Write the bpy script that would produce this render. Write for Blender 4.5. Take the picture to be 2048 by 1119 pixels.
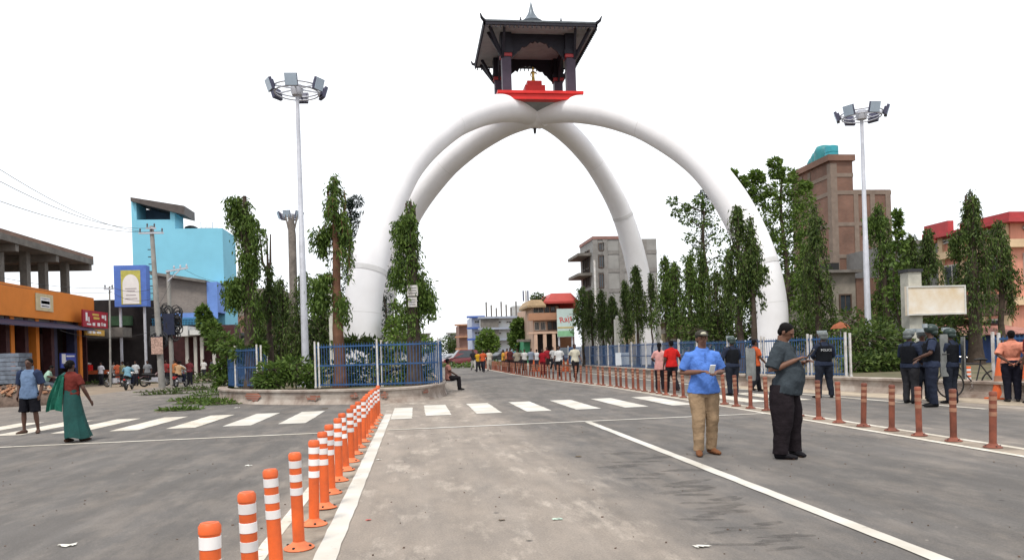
import bpy, math, random
import numpy as np
from mathutils import Vector, Matrix, noise
for o in list(bpy.data.objects): bpy.data.objects.remove(o)
SC = bpy.context.scene; COL = SC.collection
R = math.radians
# ------------------------------------------------------------ camera, sky, sun, exposure
FPX, CAMH, YAW, ROLL = 1500.0, 1.48, R(7.35), R(1.8)
FWD = Vector((math.sin(YAW), math.cos(YAW), 0)); RGT = Vector((math.cos(YAW), -math.sin(YAW), 0)); UPV = Vector((0, 0, 1))
CR = RGT * math.cos(ROLL) - UPV * math.sin(ROLL); CU = UPV * math.cos(ROLL) + RGT * math.sin(ROLL)
CAM_O = Vector((0, 0, CAMH))
cd = bpy.data.cameras.new('camera'); cam = bpy.data.objects.new('camera', cd); COL.objects.link(cam)
mw = Matrix((CR, CU, -FWD)).transposed().to_4x4(); mw.translation = CAM_O; cam.matrix_world = mw
cd.sensor_width = 36; cd.lens = FPX * 36 / 2048; cd.shift_y = 143.5 / 2048; cd.clip_start = 0.05; cd.clip_end = 5000
SC.camera = cam
SUN_EL, SUN_AZ = R(62), R(205)          # azimuth measured from +y towards +x
w = bpy.data.worlds.new('World'); SC.world = w; w.use_nodes = True
nt = w.node_tree; nt.nodes.clear()
sky = nt.nodes.new('ShaderNodeTexSky'); sky.sky_type = 'NISHITA'; sky.sun_disc = False
sky.sun_elevation = SUN_EL; sky.sun_rotation = SUN_AZ; sky.dust_density = 4; sky.air_density = 1.2
# a closed bright cloud deck over the blue sky
tc = nt.nodes.new('ShaderNodeTexCoord'); ns = nt.nodes.new('ShaderNodeTexNoise'); ns.inputs['Scale'].default_value = 1.6; ns.inputs['Detail'].default_value = 5
nt.links.new(tc.outputs['Generated'], ns.inputs['Vector'])
rp = nt.nodes.new('ShaderNodeValToRGB'); rp.color_ramp.elements[0].position = .3; rp.color_ramp.elements[1].position = .7
rp.color_ramp.elements[0].color = (5.2, 5.45, 5.8, 1); rp.color_ramp.elements[1].color = (7.4, 7.55, 7.7, 1)
nt.links.new(ns.outputs['Fac'], rp.inputs['Fac'])
mx = nt.nodes.new('ShaderNodeMix'); mx.data_type = 'RGBA'; mx.inputs[0].default_value = .93
nt.links.new(sky.outputs[0], mx.inputs[6]); nt.links.new(rp.outputs[0], mx.inputs[7])
bg = nt.nodes.new('ShaderNodeBackground'); bg.inputs['Strength'].default_value = .1
ow = nt.nodes.new('ShaderNodeOutputWorld')
nt.links.new(mx.outputs[2], bg.inputs[0]); nt.links.new(bg.outputs[0], ow.inputs[0])
sl = bpy.data.lights.new('sun', 'SUN'); sun = bpy.data.objects.new('sun', sl); COL.objects.link(sun)
sl.energy = 1.5; sl.angle = R(10); sl.color = (1, .95, .87)
sd = Vector((math.sin(SUN_AZ) * math.cos(SUN_EL), math.cos(SUN_AZ) * math.cos(SUN_EL), math.sin(SUN_EL)))
sun.rotation_euler = sd.to_track_quat('Z', 'Y').to_euler()
SC.view_settings.view_transform = 'Standard'; SC.view_settings.look = 'None'; SC.view_settings.gamma = 1
SC.view_settings.use_curve_mapping = False
SC.view_settings.exposure = 1.08
# ------------------------------------------------------------ helpers: photo pixel -> point in the place
def ray(px, py): return FWD * FPX + CR * (px - 1024) + CU * (703 - py)
def Pz(px, py, z=0.0): d = ray(px, py); return CAM_O + d * ((z - CAMH) / d.z)
def Py(px, py, y): d = ray(px, py); return CAM_O + d * (y / d.y)
def Px(px, py, x): d = ray(px, py); return CAM_O + d * (x / d.x)
# ------------------------------------------------------------ materials
MATS = {}
def nodes_of(m):
    m.use_nodes = True; t = m.node_tree; return t, t.nodes['Principled BSDF']
def mat(name, col, rough=.8, var=.15, scale=2.0, bump=0.0, bscale=60, metal=0.0, streak=False, spec=.3, dirt=None):
    if name in MATS: return MATS[name]
    m = bpy.data.materials.new(name); t, b = nodes_of(m); N = t.nodes; L = t.links
    g = N.new('ShaderNodeNewGeometry'); mp = N.new('ShaderNodeMapping'); L.new(g.outputs['Position'], mp.inputs[0])
    mp.inputs['Scale'].default_value = (3, 3, .35) if streak else (1, 1, 1)
    n = N.new('ShaderNodeTexNoise'); n.inputs['Scale'].default_value = scale; n.inputs['Detail'].default_value = 6; n.inputs['Roughness'].default_value = .65
    L.new(mp.outputs[0], n.inputs['Vector'])
    r = N.new('ShaderNodeValToRGB'); r.color_ramp.elements[0].position = .3; r.color_ramp.elements[1].position = .7
    d = dirt if dirt else tuple(c * (1 - var * 1.6) for c in col)
    r.color_ramp.elements[0].color = (*[max(0, c) for c in d], 1); r.color_ramp.elements[1].color = (*[min(1, c * (1 + var * .6)) for c in col], 1)
    L.new(n.outputs['Fac'], r.inputs['Fac']); L.new(r.outputs[0], b.inputs['Base Color'])
    b.inputs['Roughness'].default_value = rough; b.inputs['Metallic'].default_value = metal; b.inputs['Specular IOR Level'].default_value = spec
    if bump:
        n2 = N.new('ShaderNodeTexNoise'); n2.inputs['Scale'].default_value = bscale; n2.inputs['Detail'].default_value = 4
        L.new(g.outputs['Position'], n2.inputs['Vector'])
        bu = N.new('ShaderNodeBump'); bu.inputs['Strength'].default_value = bump; bu.inputs['Distance'].default_value = .02
        L.new(n2.outputs['Fac'], bu.inputs['Height']); L.new(bu.outputs[0], b.inputs['Normal'])
    MATS[name] = m; return m
def tint_by_object(m, lo, hi):                 # each separate piece weathers a little differently
    t = m.node_tree; b = t.nodes['Principled BSDF']; src = b.inputs['Base Color'].links[0].from_socket
    oi = t.nodes.new('ShaderNodeObjectInfo'); mr = t.nodes.new('ShaderNodeMapRange'); mr.inputs[3].default_value = lo; mr.inputs[4].default_value = hi; t.links.new(oi.outputs['Random'], mr.inputs[0])
    h = t.nodes.new('ShaderNodeHueSaturation'); t.links.new(mr.outputs[0], h.inputs['Value']); t.links.new(src, h.inputs['Color']); t.links.new(h.outputs[0], b.inputs['Base Color'])
def brick_mat(name, c1, c2, mortar, bw=.24, bh=.085):
    if name in MATS: return MATS[name]
    m = bpy.data.materials.new(name); t, b = nodes_of(m); N = t.nodes; L = t.links
    g = N.new('ShaderNodeNewGeometry'); s = N.new('ShaderNodeSeparateXYZ'); L.new(g.outputs['Position'], s.inputs[0])
    ad = N.new('ShaderNodeMath'); ad.operation = 'ADD'; L.new(s.outputs[0], ad.inputs[0]); L.new(s.outputs[1], ad.inputs[1])
    c = N.new('ShaderNodeCombineXYZ'); L.new(ad.outputs[0], c.inputs[0]); L.new(s.outputs[2], c.inputs[1])
    br = N.new('ShaderNodeTexBrick'); br.inputs['Color1'].default_value = (*c1, 1); br.inputs['Color2'].default_value = (*c2, 1); br.inputs['Mortar'].default_value = (*mortar, 1)
    br.inputs['Scale'].default_value = 1; br.inputs['Brick Width'].default_value = bw; br.inputs['Row Height'].default_value = bh; br.inputs['Mortar Size'].default_value = .012
    L.new(c.outputs[0], br.inputs['Vector'])
    n = N.new('ShaderNodeTexNoise'); n.inputs['Scale'].default_value = .6; n.inputs['Detail'].default_value = 6; L.new(g.outputs['Position'], n.inputs['Vector'])
    mr = N.new('ShaderNodeMapRange'); mr.inputs[1].default_value = .3; mr.inputs[2].default_value = .7; mr.inputs[3].default_value = .7; mr.inputs[4].default_value = 1.15; L.new(n.outputs['Fac'], mr.inputs[0])
    mm = N.new('ShaderNodeMix'); mm.data_type = 'RGBA'; mm.blend_type = 'MULTIPLY'; mm.inputs[0].default_value = 1; L.new(br.outputs[0], mm.inputs[6]); L.new(mr.outputs[0], mm.inputs[7])
    L.new(mm.outputs[2], b.inputs['Base Color']); b.inputs['Roughness'].default_value = .9
    MATS[name] = m; return m
def leaf_mat(name, c1, c2):
    if name in MATS: return MATS[name]
    m = bpy.data.materials.new(name); t, b = nodes_of(m); N = t.nodes; L = t.links
    g = N.new('ShaderNodeNewGeometry'); r = N.new('ShaderNodeValToRGB')
    r.color_ramp.elements[0].color = (*c1, 1); r.color_ramp.elements[1].color = (*c2, 1)
    L.new(g.outputs['Random Per Island'], r.inputs['Fac'])
    L.new(r.outputs[0], b.inputs['Base Color']); b.inputs['Roughness'].default_value = .55; b.inputs['Specular IOR Level'].default_value = .18
    tr = N.new('ShaderNodeBsdfTranslucent'); L.new(r.outputs[0], tr.inputs[0])
    mx = N.new('ShaderNodeMixShader'); mx.inputs[0].default_value = .3; L.new(b.outputs[0], mx.inputs[1]); L.new(tr.outputs[0], mx.inputs[2])
    L.new(mx.outputs[0], t.nodes['Material Output'].inputs[0]); MATS[name] = m; return m
CLOTHS = {}
def cloth(col, rough=.9):
    k = tuple(round(c, 3) for c in col)
    if k not in CLOTHS: CLOTHS[k] = mat('cloth_%d' % len(CLOTHS), tuple(c*.82 for c in col), rough, .16, 7, .4, 45, spec=.06)
    return CLOTHS[k]
# ------------------------------------------------------------ mesh builder
OFF = {}
class MB:
    def __init__(s): s.v = []; s.f = []; s.mi = []; s.cur = 0; s.smooth = set()
    def add(s, vs, fs, smooth=False):
        o = len(s.v); s.v += [tuple(p) for p in vs]
        for f in fs:
            if smooth: s.smooth.add(len(s.f))
            s.f.append([i + o for i in f]); s.mi.append(s.cur)
        return s
    def box(s, x0, x1, y0, y1, z0, z1):
        return s.add([(x0,y0,z0),(x1,y0,z0),(x1,y1,z0),(x0,y1,z0),(x0,y0,z1),(x1,y0,z1),(x1,y1,z1),(x0,y1,z1)],
                     [(0,3,2,1),(4,5,6,7),(0,1,5,4),(1,2,6,5),(2,3,7,6),(3,0,4,7)])
    def obox(s, c, sx, sy, sz, m=None):        # box about c, oriented by 3x3 m
        m = m or Matrix.Identity(3); c = Vector(c)
        p = [c + m @ Vector((a*sx/2, b*sy/2, d*sz/2)) for d in (-1,1) for a,b in ((-1,-1),(1,-1),(1,1),(-1,1))]
        return s.add(p, [(0,3,2,1),(4,5,6,7),(0,1,5,4),(1,2,6,5),(2,3,7,6),(3,0,4,7)])
    def bar(s, a, b, w, h=None):
        a, b = Vector(a), Vector(b); h = h or w; d = (b-a); L = d.length
        q = d.to_track_quat('Y', 'Z').to_matrix(); return s.obox((a+b)/2, w, L, h, q)
    def tube(s, pts, rad, n=8, caps=True, ref=None, smooth=True):
        pts = [Vector(p) for p in pts]; k = len(pts)
        if not isinstance(rad, (list, tuple)): rad = [rad]*k
        vs = []; X = None
        for i, p in enumerate(pts):
            t = (pts[min(i+1,k-1)] - pts[max(i-1,0)]).normalized()
            if X is None:
                X = Vector(ref) if ref else (Vector((1,0,0)) if abs(t.x) < .9 else Vector((0,1,0)))
            X = (X - t*X.dot(t)).normalized(); Y = t.cross(X)
            r = rad[i]; ra, rb = r if isinstance(r, (tuple, list)) else (r, r)
            for j in range(n):
                a = 2*math.pi*j/n; vs.append(p + X*(ra*math.cos(a)) + Y*(rb*math.sin(a)))
        fs = [(i*n+j, i*n+(j+1)%n, (i+1)*n+(j+1)%n, (i+1)*n+j) for i in range(k-1) for j in range(n)]
        s.add(vs, fs, smooth)
        if caps:
            o = len(s.v) - k*n
            for f in ([o+j for j in range(n)][::-1], [o+(k-1)*n+j for j in range(n)]): s.f.append(f); s.mi.append(s.cur)
        return s
    def lathe(s, c, prof, n=16, smooth=True):
        c = Vector(c); return s.tube([c + Vector((0,0,z)) for r, z in prof], [r for r, z in prof], n, True, (1,0,0), smooth) if len({round(z,5) for r,z in prof}) == len(prof) else s._lathe(c, prof, n, smooth)
    def _lathe(s, c, prof, n, smooth):
        k = len(prof); vs = [c + Vector((r*math.cos(2*math.pi*j/n), r*math.sin(2*math.pi*j/n), z)) for r, z in prof for j in range(n)]
        s.add(vs, [(i*n+j, i*n+(j+1)%n, (i+1)*n+(j+1)%n, (i+1)*n+j) for i in range(k-1) for j in range(n)], smooth)
        o = len(s.v) - k*n
        for f in ([o+j for j in range(n)][::-1], [o+(k-1)*n+j for j in range(n)]): s.f.append(f); s.mi.append(s.cur)
        return s
    def ell(s, c, rx, ry, rz, n=12, m=8, rot=None):
        c = Vector(c); vs = []; rot = rot or Matrix.Identity(3)
        for i in range(m+1):
            t = math.pi*(i/m)
            rr = max(math.sin(t), .02)
            for j in range(n):
                a = 2*math.pi*j/n; vs.append(c + rot @ Vector((rx*rr*math.cos(a), ry*rr*math.sin(a), -rz*math.cos(t))))
        s.add(vs, [(i*n+j, i*n+(j+1)%n, (i+1)*n+(j+1)%n, (i+1)*n+j) for i in range(m) for j in range(n)], True)
        o = len(s.v) - (m+1)*n
        for f in ([o+j for j in range(n)][::-1], [o+m*n+j for j in range(n)]): s.f.append(f); s.mi.append(s.cur)
        return s
    def quad(s, *p): return s.add(p, [tuple(range(len(p)))])
    def prism(s, poly, z0, z1):
        n = len(poly); a = sum(poly[i][0]*poly[(i+1)%n][1]-poly[(i+1)%n][0]*poly[i][1] for i in range(n))
        if a < 0: poly = poly[::-1]
        return s.add([(x,y,z0) for x,y in poly]+[(x,y,z1) for x,y in poly], [list(range(n))[::-1], list(range(n,2*n))]+[(i,(i+1)%n,n+(i+1)%n,n+i) for i in range(n)])
    def build(s, name, mats, parent=None, local=False, smooth=None):
        off = Vector((0,0,0)) if (local or parent is None) else OFF.get(parent.name, Vector((0,0,0)))
        me = bpy.data.meshes.new(name)
        me.from_pydata([(x-off.x, y-off.y, z-off.z) for x,y,z in s.v] if off.length else s.v, [], s.f)
        for m in (mats if isinstance(mats, (list, tuple)) else [mats]): me.materials.append(m)
        n = len(s.f)
        if s.cur: me.polygons.foreach_set('material_index', s.mi)
        if smooth is True: sm = [True]*n
        else: sm = [i in s.smooth for i in range(n)]
        me.polygons.foreach_set('use_smooth', sm); me.update()
        if any(sm): me.set_sharp_from_angle(angle=R(50))
        o = bpy.data.objects.new(name, me); COL.objects.link(o)
        if parent: o.parent = parent; OFF[o.name] = off
        return o
def leafmesh(name, arr, m, parent=None):       # arr (N,4,3) world quads
    n = len(arr); off = OFF.get(parent.name, Vector((0,0,0))) if parent else Vector((0,0,0))
    me = bpy.data.meshes.new(name); me.vertices.add(n*4); me.loops.add(n*4); me.polygons.add(n)
    me.vertices.foreach_set('co', (arr.reshape(-1,3) - np.array(off)).astype(np.float32).ravel())
    me.loops.foreach_set('vertex_index', np.arange(n*4, dtype=np.int32)); me.polygons.foreach_set('loop_start', np.arange(0, n*4, 4, dtype=np.int32))
    me.update(calc_edges=True); me.validate(); me.materials.append(m)
    o = bpy.data.objects.new(name, me); COL.objects.link(o)
    if parent: o.parent = parent; OFF[o.name] = off
    return o
def thing(name, label, cat, loc=(0,0,0), rz=0, group=None):
    o = bpy.data.objects.new(name, None); COL.objects.link(o); o.location = loc; o.rotation_euler = (0,0,rz); o.empty_display_size = .2
    o['label'] = label; o['category'] = cat
    if group: o['group'] = group
    OFF[o.name] = Vector(loc) if not rz else Vector((0,0,0)); return o
def tag(o, label, cat, group=None, kind=None):
    o['label'] = label; o['category'] = cat
    if group: o['group'] = group
    if kind: o['kind'] = kind
    return o
def struct(o): o['kind'] = 'structure'; return o
def copy_tree(o, parent=None):
    c = o.copy(); COL.objects.link(c)
    if parent: c.parent = parent
    for ch in list(o.children): copy_tree(ch, c)
    return c
rng = np.random.default_rng(7); random.seed(7)
# ------------------------------------------------------------ ground and road
def asphalt():
    m = bpy.data.materials.new('asphalt'); t, b = nodes_of(m); N = t.nodes; L = t.links
    g = N.new('ShaderNodeNewGeometry')
    def nz(scale, detail, sx=1, sy=1, rough=.6):
        mp = N.new('ShaderNodeMapping'); mp.inputs['Scale'].default_value = (sx, sy, 1); L.new(g.outputs['Position'], mp.inputs[0])
        n = N.new('ShaderNodeTexNoise'); n.inputs['Scale'].default_value = scale; n.inputs['Detail'].default_value = detail; n.inputs['Roughness'].default_value = rough
        L.new(mp.outputs[0], n.inputs['Vector']); return n.outputs['Fac']
    def ramp(f, p0, p1, c0, c1):
        r = N.new('ShaderNodeValToRGB'); r.color_ramp.elements[0].position = p0; r.color_ramp.elements[1].position = p1
        r.color_ramp.elements[0].color = c0; r.color_ramp.elements[1].color = c1; L.new(f, r.inputs[0]); return r.outputs[0]
    def mix(f, a, bb, typ='MIX'):
        x = N.new('ShaderNodeMix'); x.data_type = 'RGBA'; x.blend_type = typ
        if isinstance(f, float): x.inputs[0].default_value = f
        else: L.new(f, x.inputs[0])
        for sck, v in ((x.inputs[6], a), (x.inputs[7], bb)):
            if isinstance(v, tuple): sck.default_value = v
            else: L.new(v, sck)
        return x.outputs[2]
    base = ramp(nz(.5, 5), .3, .7, (.092, .085, .080, 1), (.131, .121, .114, 1))
    # dust lying on the inner lane (x -0.7 .. 2) and thinly elsewhere, laid down along the road by traffic
    s = N.new('ShaderNodeSeparateXYZ'); L.new(g.outputs['Position'], s.inputs[0])
    cr = N.new('ShaderNodeFloatCurve'); 
    mr = N.new('ShaderNodeMapRange'); mr.inputs[1].default_value = -16; mr.inputs[2].default_value = 14; L.new(s.outputs[0], mr.inputs[0])
    L.new(mr.outputs[0], cr.inputs[1])
    def X(x): return (x + 16) / 30
    c = cr.mapping.curves[0]; pts = [(0, .5), (X(-12), .3), (X(-8), .12), (X(-2.6), .1), (X(-1.5), .3), (X(-.7), .85), (X(.2), .72), (X(1.0), .74), (X(1.8), .55), (X(2.8), .14), (X(6.0), .08), (X(7.2), .3), (X(8.0), .35), (X(9.2), .08), (X(11), .1), (X(12.2), .8), (1, .9)]
    while len(c.points) < len(pts): c.points.new(.5, .5)
    for p, (x, y) in zip(c.points, pts): p.location = (x, y); p.handle_type = 'AUTO'
    cr.mapping.update()
    dn = nz(1.6, 7, 1.2, .5, .7)
    ad = N.new('ShaderNodeMath'); ad.operation = 'MULTIPLY_ADD'; L.new(dn, ad.inputs[0]); ad.inputs[1].default_value = 1.5; ad.inputs[2].default_value = -.78
    a2 = N.new('ShaderNodeMath'); a2.operation = 'ADD'; a2.use_clamp = True; L.new(cr.outputs[0], a2.inputs[0]); L.new(ad.outputs[0], a2.inputs[1])
    col = mix(a2.outputs[0], base, (.30, .255, .215, 1))
    pm = ramp(nz(1.5, 7, 1.4, .45, .72), .53, .66, (0, 0, 0, 1), (1, 1, 1, 1))
    pq = N.new('ShaderNodeMath'); pq.operation = 'MULTIPLY'; L.new(pm, pq.inputs[0]); L.new(cr.outputs[0], pq.inputs[1])
    col = mix(pq.outputs[0], col, (.43, .375, .32, 1))
    # worn tyre tracks and aggregate
    col = mix(.55, col, ramp(nz(55, 3, rough=.8), .35, .65, (.66, .66, .66, 1), (1.25, 1.25, 1.25, 1)), 'MULTIPLY')
    col = mix(.8, col, ramp(nz(.9, 6, 3, .22), .35, .65, (.86, .85, .84, 1), (1.1, 1.1, 1.1, 1)), 'MULTIPLY')
    # dark oil specks and pale grit
    v = N.new('ShaderNodeTexVoronoi'); v.inputs['Scale'].default_value = 1.6; L.new(g.outputs['Position'], v.inputs['Vector'])
    col = mix(ramp(v.outputs['Distance'], .015, .06, (1, 1, 1, 1), (0, 0, 0, 1)), col, (.055, .05, .047, 1))
    v2 = N.new('ShaderNodeTexVoronoi'); v2.inputs['Scale'].default_value = 3.1; L.new(g.outputs['Position'], v2.inputs['Vector'])
    col = mix(ramp(v2.outputs['Distance'], .02, .05, (.8, .8, .8, 1), (0, 0, 0, 1)), col, (.3, .27, .23, 1))
    L.new(col, b.inputs['Base Color']); b.inputs['Roughness'].default_value = .85; b.inputs['Specular IOR Level'].default_value = .25
    bu = N.new('ShaderNodeBump'); bu.inputs['Strength'].default_value = .5; bu.inputs['Distance'].default_value = .012
    L.new(nz(140, 3, rough=.8), bu.inputs['Height']); L.new(bu.outputs[0], b.inputs['Normal'])
    return m
def paint_mat(name, col, under, wear=.45):
    m = bpy.data.materials.new(name); t, b = nodes_of(m); N = t.nodes; L = t.links
    g = N.new('ShaderNodeNewGeometry')
    n = N.new('ShaderNodeTexNoise'); n.inputs['Scale'].default_value = 9; n.inputs['Detail'].default_value = 8; n.inputs['Roughness'].default_value = .75; L.new(g.outputs['Position'], n.inputs['Vector'])
    r = N.new('ShaderNodeValToRGB'); r.color_ramp.elements[0].position = wear - .1; r.color_ramp.elements[1].position = wear + .05
    r.color_ramp.elements[0].color = (*under, 1); r.color_ramp.elements[1].color = (*col, 1); L.new(n.outputs['Fac'], r.inputs[0])
    n2 = N.new('ShaderNodeTexNoise'); n2.inputs['Scale'].default_value = 1.3; n2.inputs['Detail'].default_value = 5; L.new(g.outputs['Position'], n2.inputs['Vector'])
    r2 = N.new('ShaderNodeValToRGB'); r2.color_ramp.elements[0].position = .3; r2.color_ramp.elements[1].position = .65; r2.color_ramp.elements[0].color = (.74, .70, .64, 1); r2.color_ramp.elements[1].color = (1, 1, 1, 1); L.new(n2.outputs['Fac'], r2.inputs[0])
    x = N.new('ShaderNodeMix'); x.data_type = 'RGBA'; x.blend_type = 'MULTIPLY'; x.inputs[0].default_value = 1; L.new(r.outputs[0], x.inputs[6]); L.new(r2.outputs[0], x.inputs[7])
    L.new(x.outputs[2], b.inputs['Base Color']); b.inputs['Roughness'].default_value = .7
    return m
M_ASPH = asphalt()
M_PAINT = paint_mat('road_paint', (.57, .55, .51), (.26, .23, .2), .36)
M_PAINT_DUSTY = paint_mat('dusty_road_paint', (.60, .56, .49), (.25, .21, .17), .42)
M_DUST = mat('pale_dust', (.30, .25, .20), .95, .3, 2.5, .5, 90)
M_DIRT = mat('dry_dirt', (.27, .215, .16), .95, .3, .7, .6, 25, dirt=(.16, .125, .095))
M_SOIL = mat('island_earth', (.13, .10, .065), .95, .4, 1.2, .8, 15, dirt=(.045, .055, .022))
b = MB()
NG = 40
b.quad((-900, -400, -.012), (900, -400, -.012), (900, 1600, -.012), (-900, 1600, -.012))
struct(b.build('ground', M_DIRT))
b = MB(); edge = []
for i in range(80): edge.append((-15.6 - .5*noise.noise(Vector((i*.35, 3, 0))) - (0 if i*3 < 30 else .3), -12 + i*3))
for i in range(79): b.quad((edge[i][0], edge[i][1], 0), (15, edge[i][1], 0), (15, edge[i+1][1], 0), (edge[i+1][0], edge[i+1][1], 0))
road = struct(b.build('road', M_ASPH))
def strip(b, pts, w, z, jit=0.0):
    pts = [Vector((p[0], p[1], 0)) for p in pts]; L = []
    for i, p in enumerate(pts):
        t = (pts[min(i+1, len(pts)-1)] - pts[max(i-1, 0)]).normalized(); n = Vector((t.y, -t.x, 0))
        ja = jit*noise.noise(p*3.1); jb = jit*noise.noise(p*2.7+Vector((9,9,0)))
        L.append((p - n*(w/2+ja), p + n*(w/2+jb)))
    for (a, c), (d, e) in zip(L[:-1], L[1:]): b.quad((a.x,a.y,z), (c.x,c.y,z), (e.x,e.y,z), (d.x,d.y,z))
def line(xs, w, mtl=M_PAINT, jit=.012, z=.008, name='road_line'):
    b = MB(); out = [xs[0]]
    for a, c in zip(xs[:-1], xs[1:]):
        a, c = Vector(a), Vector(c); k = max(1, int((c-a).length/.25))
        out += [tuple(a.lerp(c, i/k)) for i in range(1, k+1)]
    strip(b, out, w, z, jit); return struct(b.build(name, mtl))
def bx(y):                                     # right bollard row, across-road position
    return float(np.interp(y, [0, 28, 38, 48, 70, 90], [7.59, 7.66, 6.9, 6.55, 6.45, 6.3]))
BLX = -.94
b = MB(); strip(b, [(BLX-.02, y*.4) for y in range(0, 48)], .42, .004, .05); struct(b.build('median_dust', M_DUST))
b = MB(); strip(b, [(bx(y*.5)-.02, y*.5) for y in range(0, 150)], .5, .004, .12); struct(b.build('median_dust', M_DUST))
line([(-1.22, -1), (-1.2, 17.5)], .11, M_PAINT_DUSTY)
line([(-.70, -1), (-.72, 19.2)], .17)
line([(3.43, -2), (3.45, 15.0)], .14)
line([(-.6, 15.12), (7.3, 15.12)], .12)
line([(-13.5, 15.05), (-1.3, 15.1)], .12, M_PAINT_DUSTY)
line([(bx(y)-.27, y) for y in range(0, 80, 2)], .11, M_PAINT_DUSTY)
line([(bx(y)+.22, y) for y in range(0, 80, 2)], .11, M_PAINT_DUSTY)
line([(11.55, 14), (11.0, 20), (10.45, 27), (10.6, 45)], .14, M_PAINT_DUSTY)
strip_pts = [(11.9, 26), (12.25, 23.5), (12.75, 20.2), (13.2, 17.6), (13.8, 15.2), (14.5, 12.2)]
b = MB(); sp = []
for a, c in zip(strip_pts[:-1], strip_pts[1:]): sp += [(a[0]+(c[0]-a[0])*k/6 - .75, a[1]+(c[1]-a[1])*k/6) for k in range(6)]
strip(b, sp, 1.2, .0045, .25); struct(b.build('roadside_sand', mat('roadside_sand', (.40, .33, .25), .95, .25, 2.5, .5, 90)))
# zebra crossing: every bar a piece of its own
zs = [.2 + 1.235*k for k in range(0, 6)] + [-.62] + [-3.15 - 1.21*k for k in range(0, 8)] + [8.35, 9.5]
zc = bpy.data.objects.new('zebra_crossing', None); COL.objects.link(zc); struct(zc)
for i, x in enumerate(zs):
    b = MB(); w = .62 if i != 6 else .5
    if x >= 0 and i != 6: y0, y1, sk = 18.2, 21.9, .0
    else: y0, y1, sk = 17.6, 21.3, .0
    strip(b, [(x + w/2, y0 + (y1-y0)*k/12) for k in range(13)], w, .008, .02)
    o = b.build('crossing_bar', M_PAINT if i < 9 else M_PAINT_DUSTY, zc)
# wavy wet stain trickled down the lane, as a thin film on the road
M_STAIN = mat('wet_stain', (.105, .095, .088), .75, .2, 6)
_t = M_STAIN.node_tree; _g = _t.nodes.new('ShaderNodeNewGeometry'); _n = _t.nodes.new('ShaderNodeTexNoise'); _n.inputs['Scale'].default_value = 7; _n.inputs['Detail'].default_value = 7; _t.links.new(_g.outputs['Position'], _n.inputs['Vector'])
_r = _t.nodes.new('ShaderNodeMapRange'); _r.inputs[1].default_value = .35; _r.inputs[2].default_value = .62; _r.inputs[3].default_value = .1; _r.inputs[4].default_value = .42; _t.links.new(_n.outputs['Fac'], _r.inputs[0]); _t.links.new(_r.outputs[0], _t.nodes['Principled BSDF'].inputs['Alpha'])
b = MB(); rs = random.Random(11)
for k in range(24):
    f = k/23; c = Pz(1262 + 300*f + rs.uniform(-34, 34) + 40*math.sin(k*1.9), 906 + 190*f); sc_ = c.y/7.5; hl = rs.uniform(.16, .34)*sc_; hw = rs.uniform(.05, .10)*sc_; an = .22*(1 if k % 2 else -1) + rs.uniform(-.1, .1); n = 20; P = []
    for j in range(n):
        t = 2*math.pi*j/n; r = 1 + .6*noise.noise(Vector((math.cos(t)*1.6, math.sin(t)*1.6, k*3.3))); u, v = hl*r*math.cos(t), hw*r*math.sin(t)
        P.append((c.x + u*math.cos(an) - v*math.sin(an), c.y + u*math.sin(an) + v*math.cos(an), .0035 + .0001*(k % 3)))
    b.add(P, [list(range(n))])
st = b.build('wet_stain', M_STAIN, road); st['kind'] = 'stuff'
# ------------------------------------------------------------ islands
M_RENDER = mat('stained_render', (.36, .32, .28), .9, .3, 1.6, .5, 30, dirt=(.17, .12, .095))
M_PATCH = brick_mat('exposed_brick', (.34, .12, .07), (.26, .09, .06), (.25, .2, .17), .22, .075)
LW = [(-8.6, 62), (-8.4, 40), (-8.1, 33), (-7.5, 29.7), (-6.9, 27.9), (-6.24, 26.9), (-5.16, 25.8), (-3.7, 24.65), (-2.2, 24.0), (-1.1, 23.8), (-.2, 24.0), (.45, 24.7), (.95, 26.2), (1.15, 29), (1.15, 45), (.9, 62)]
RW = [(12.2, 75), (11.6, 50), (11.35, 36), (11.1, 28), (11.75, 24.6), (12.7, 20.7), (13.2, 18.1), (13.75, 15.6), (14.6, 12.0), (16.0, 8.0)]
def chaikin(p, k=2):
    for _ in range(k):
        q = [p[0]]
        for a, c in zip(p[:-1], p[1:]): q += [(a[0]*.75+c[0]*.25, a[1]*.75+c[1]*.25), (a[0]*.25+c[0]*.75, a[1]*.25+c[1]*.75)]
        p = q + [p[-1]]
    return p
def offs(p, d):
    o = []
    for i in range(len(p)):
        a, c = p[max(i-1,0)], p[min(i+1,len(p)-1)]; tx, ty = c[0]-a[0], c[1]-a[1]; l = math.hypot(tx, ty) or 1
        o.append((p[i][0] - ty/l*d, p[i][1] + tx/l*d))
    return o
def wall_run(b, outer, th, prof):               # prof: list (outward offset, z); closed section
    for (o1, z1), (o2, z2) in zip(prof, prof[1:] + prof[:1]):
        A, B_ = offs(outer, o1), offs(outer, o2)
        for i in range(len(outer)-1):
            b.quad((*A[i], z1), (*A[i+1], z1), (*B_[i+1], z2), (*B_[i], z2))
LWs, RWs = chaikin(LW), chaikin(RW)
def planter(name, label, line_, side, h):
    t = thing(name, label, 'wall', (line_[len(line_)//2][0], line_[len(line_)//2][1], 0))
    b = MB(); s = side
    wall_run(b, line_, .3, [(.06*s*-1, -.02), (.0, .10), (.02*s, .16), (.02*s, h-.07), (.28*s, h-.07), (.28*s, -.02)])
    b.build('wall', M_RENDER, t)
    b = MB(); wall_run(b, line_, .3, [(-.03*s, h-.07), (-.03*s, h-.012), (-.012*s, h), (.32*s, h), (.32*s, h-.07)]); b.build('coping', M_RENDER, t)
    return t
pl = planter('planter_wall', 'low curved rendered wall with flaking paint round the fenced island on the left', LWs, 1, .47)
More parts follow.
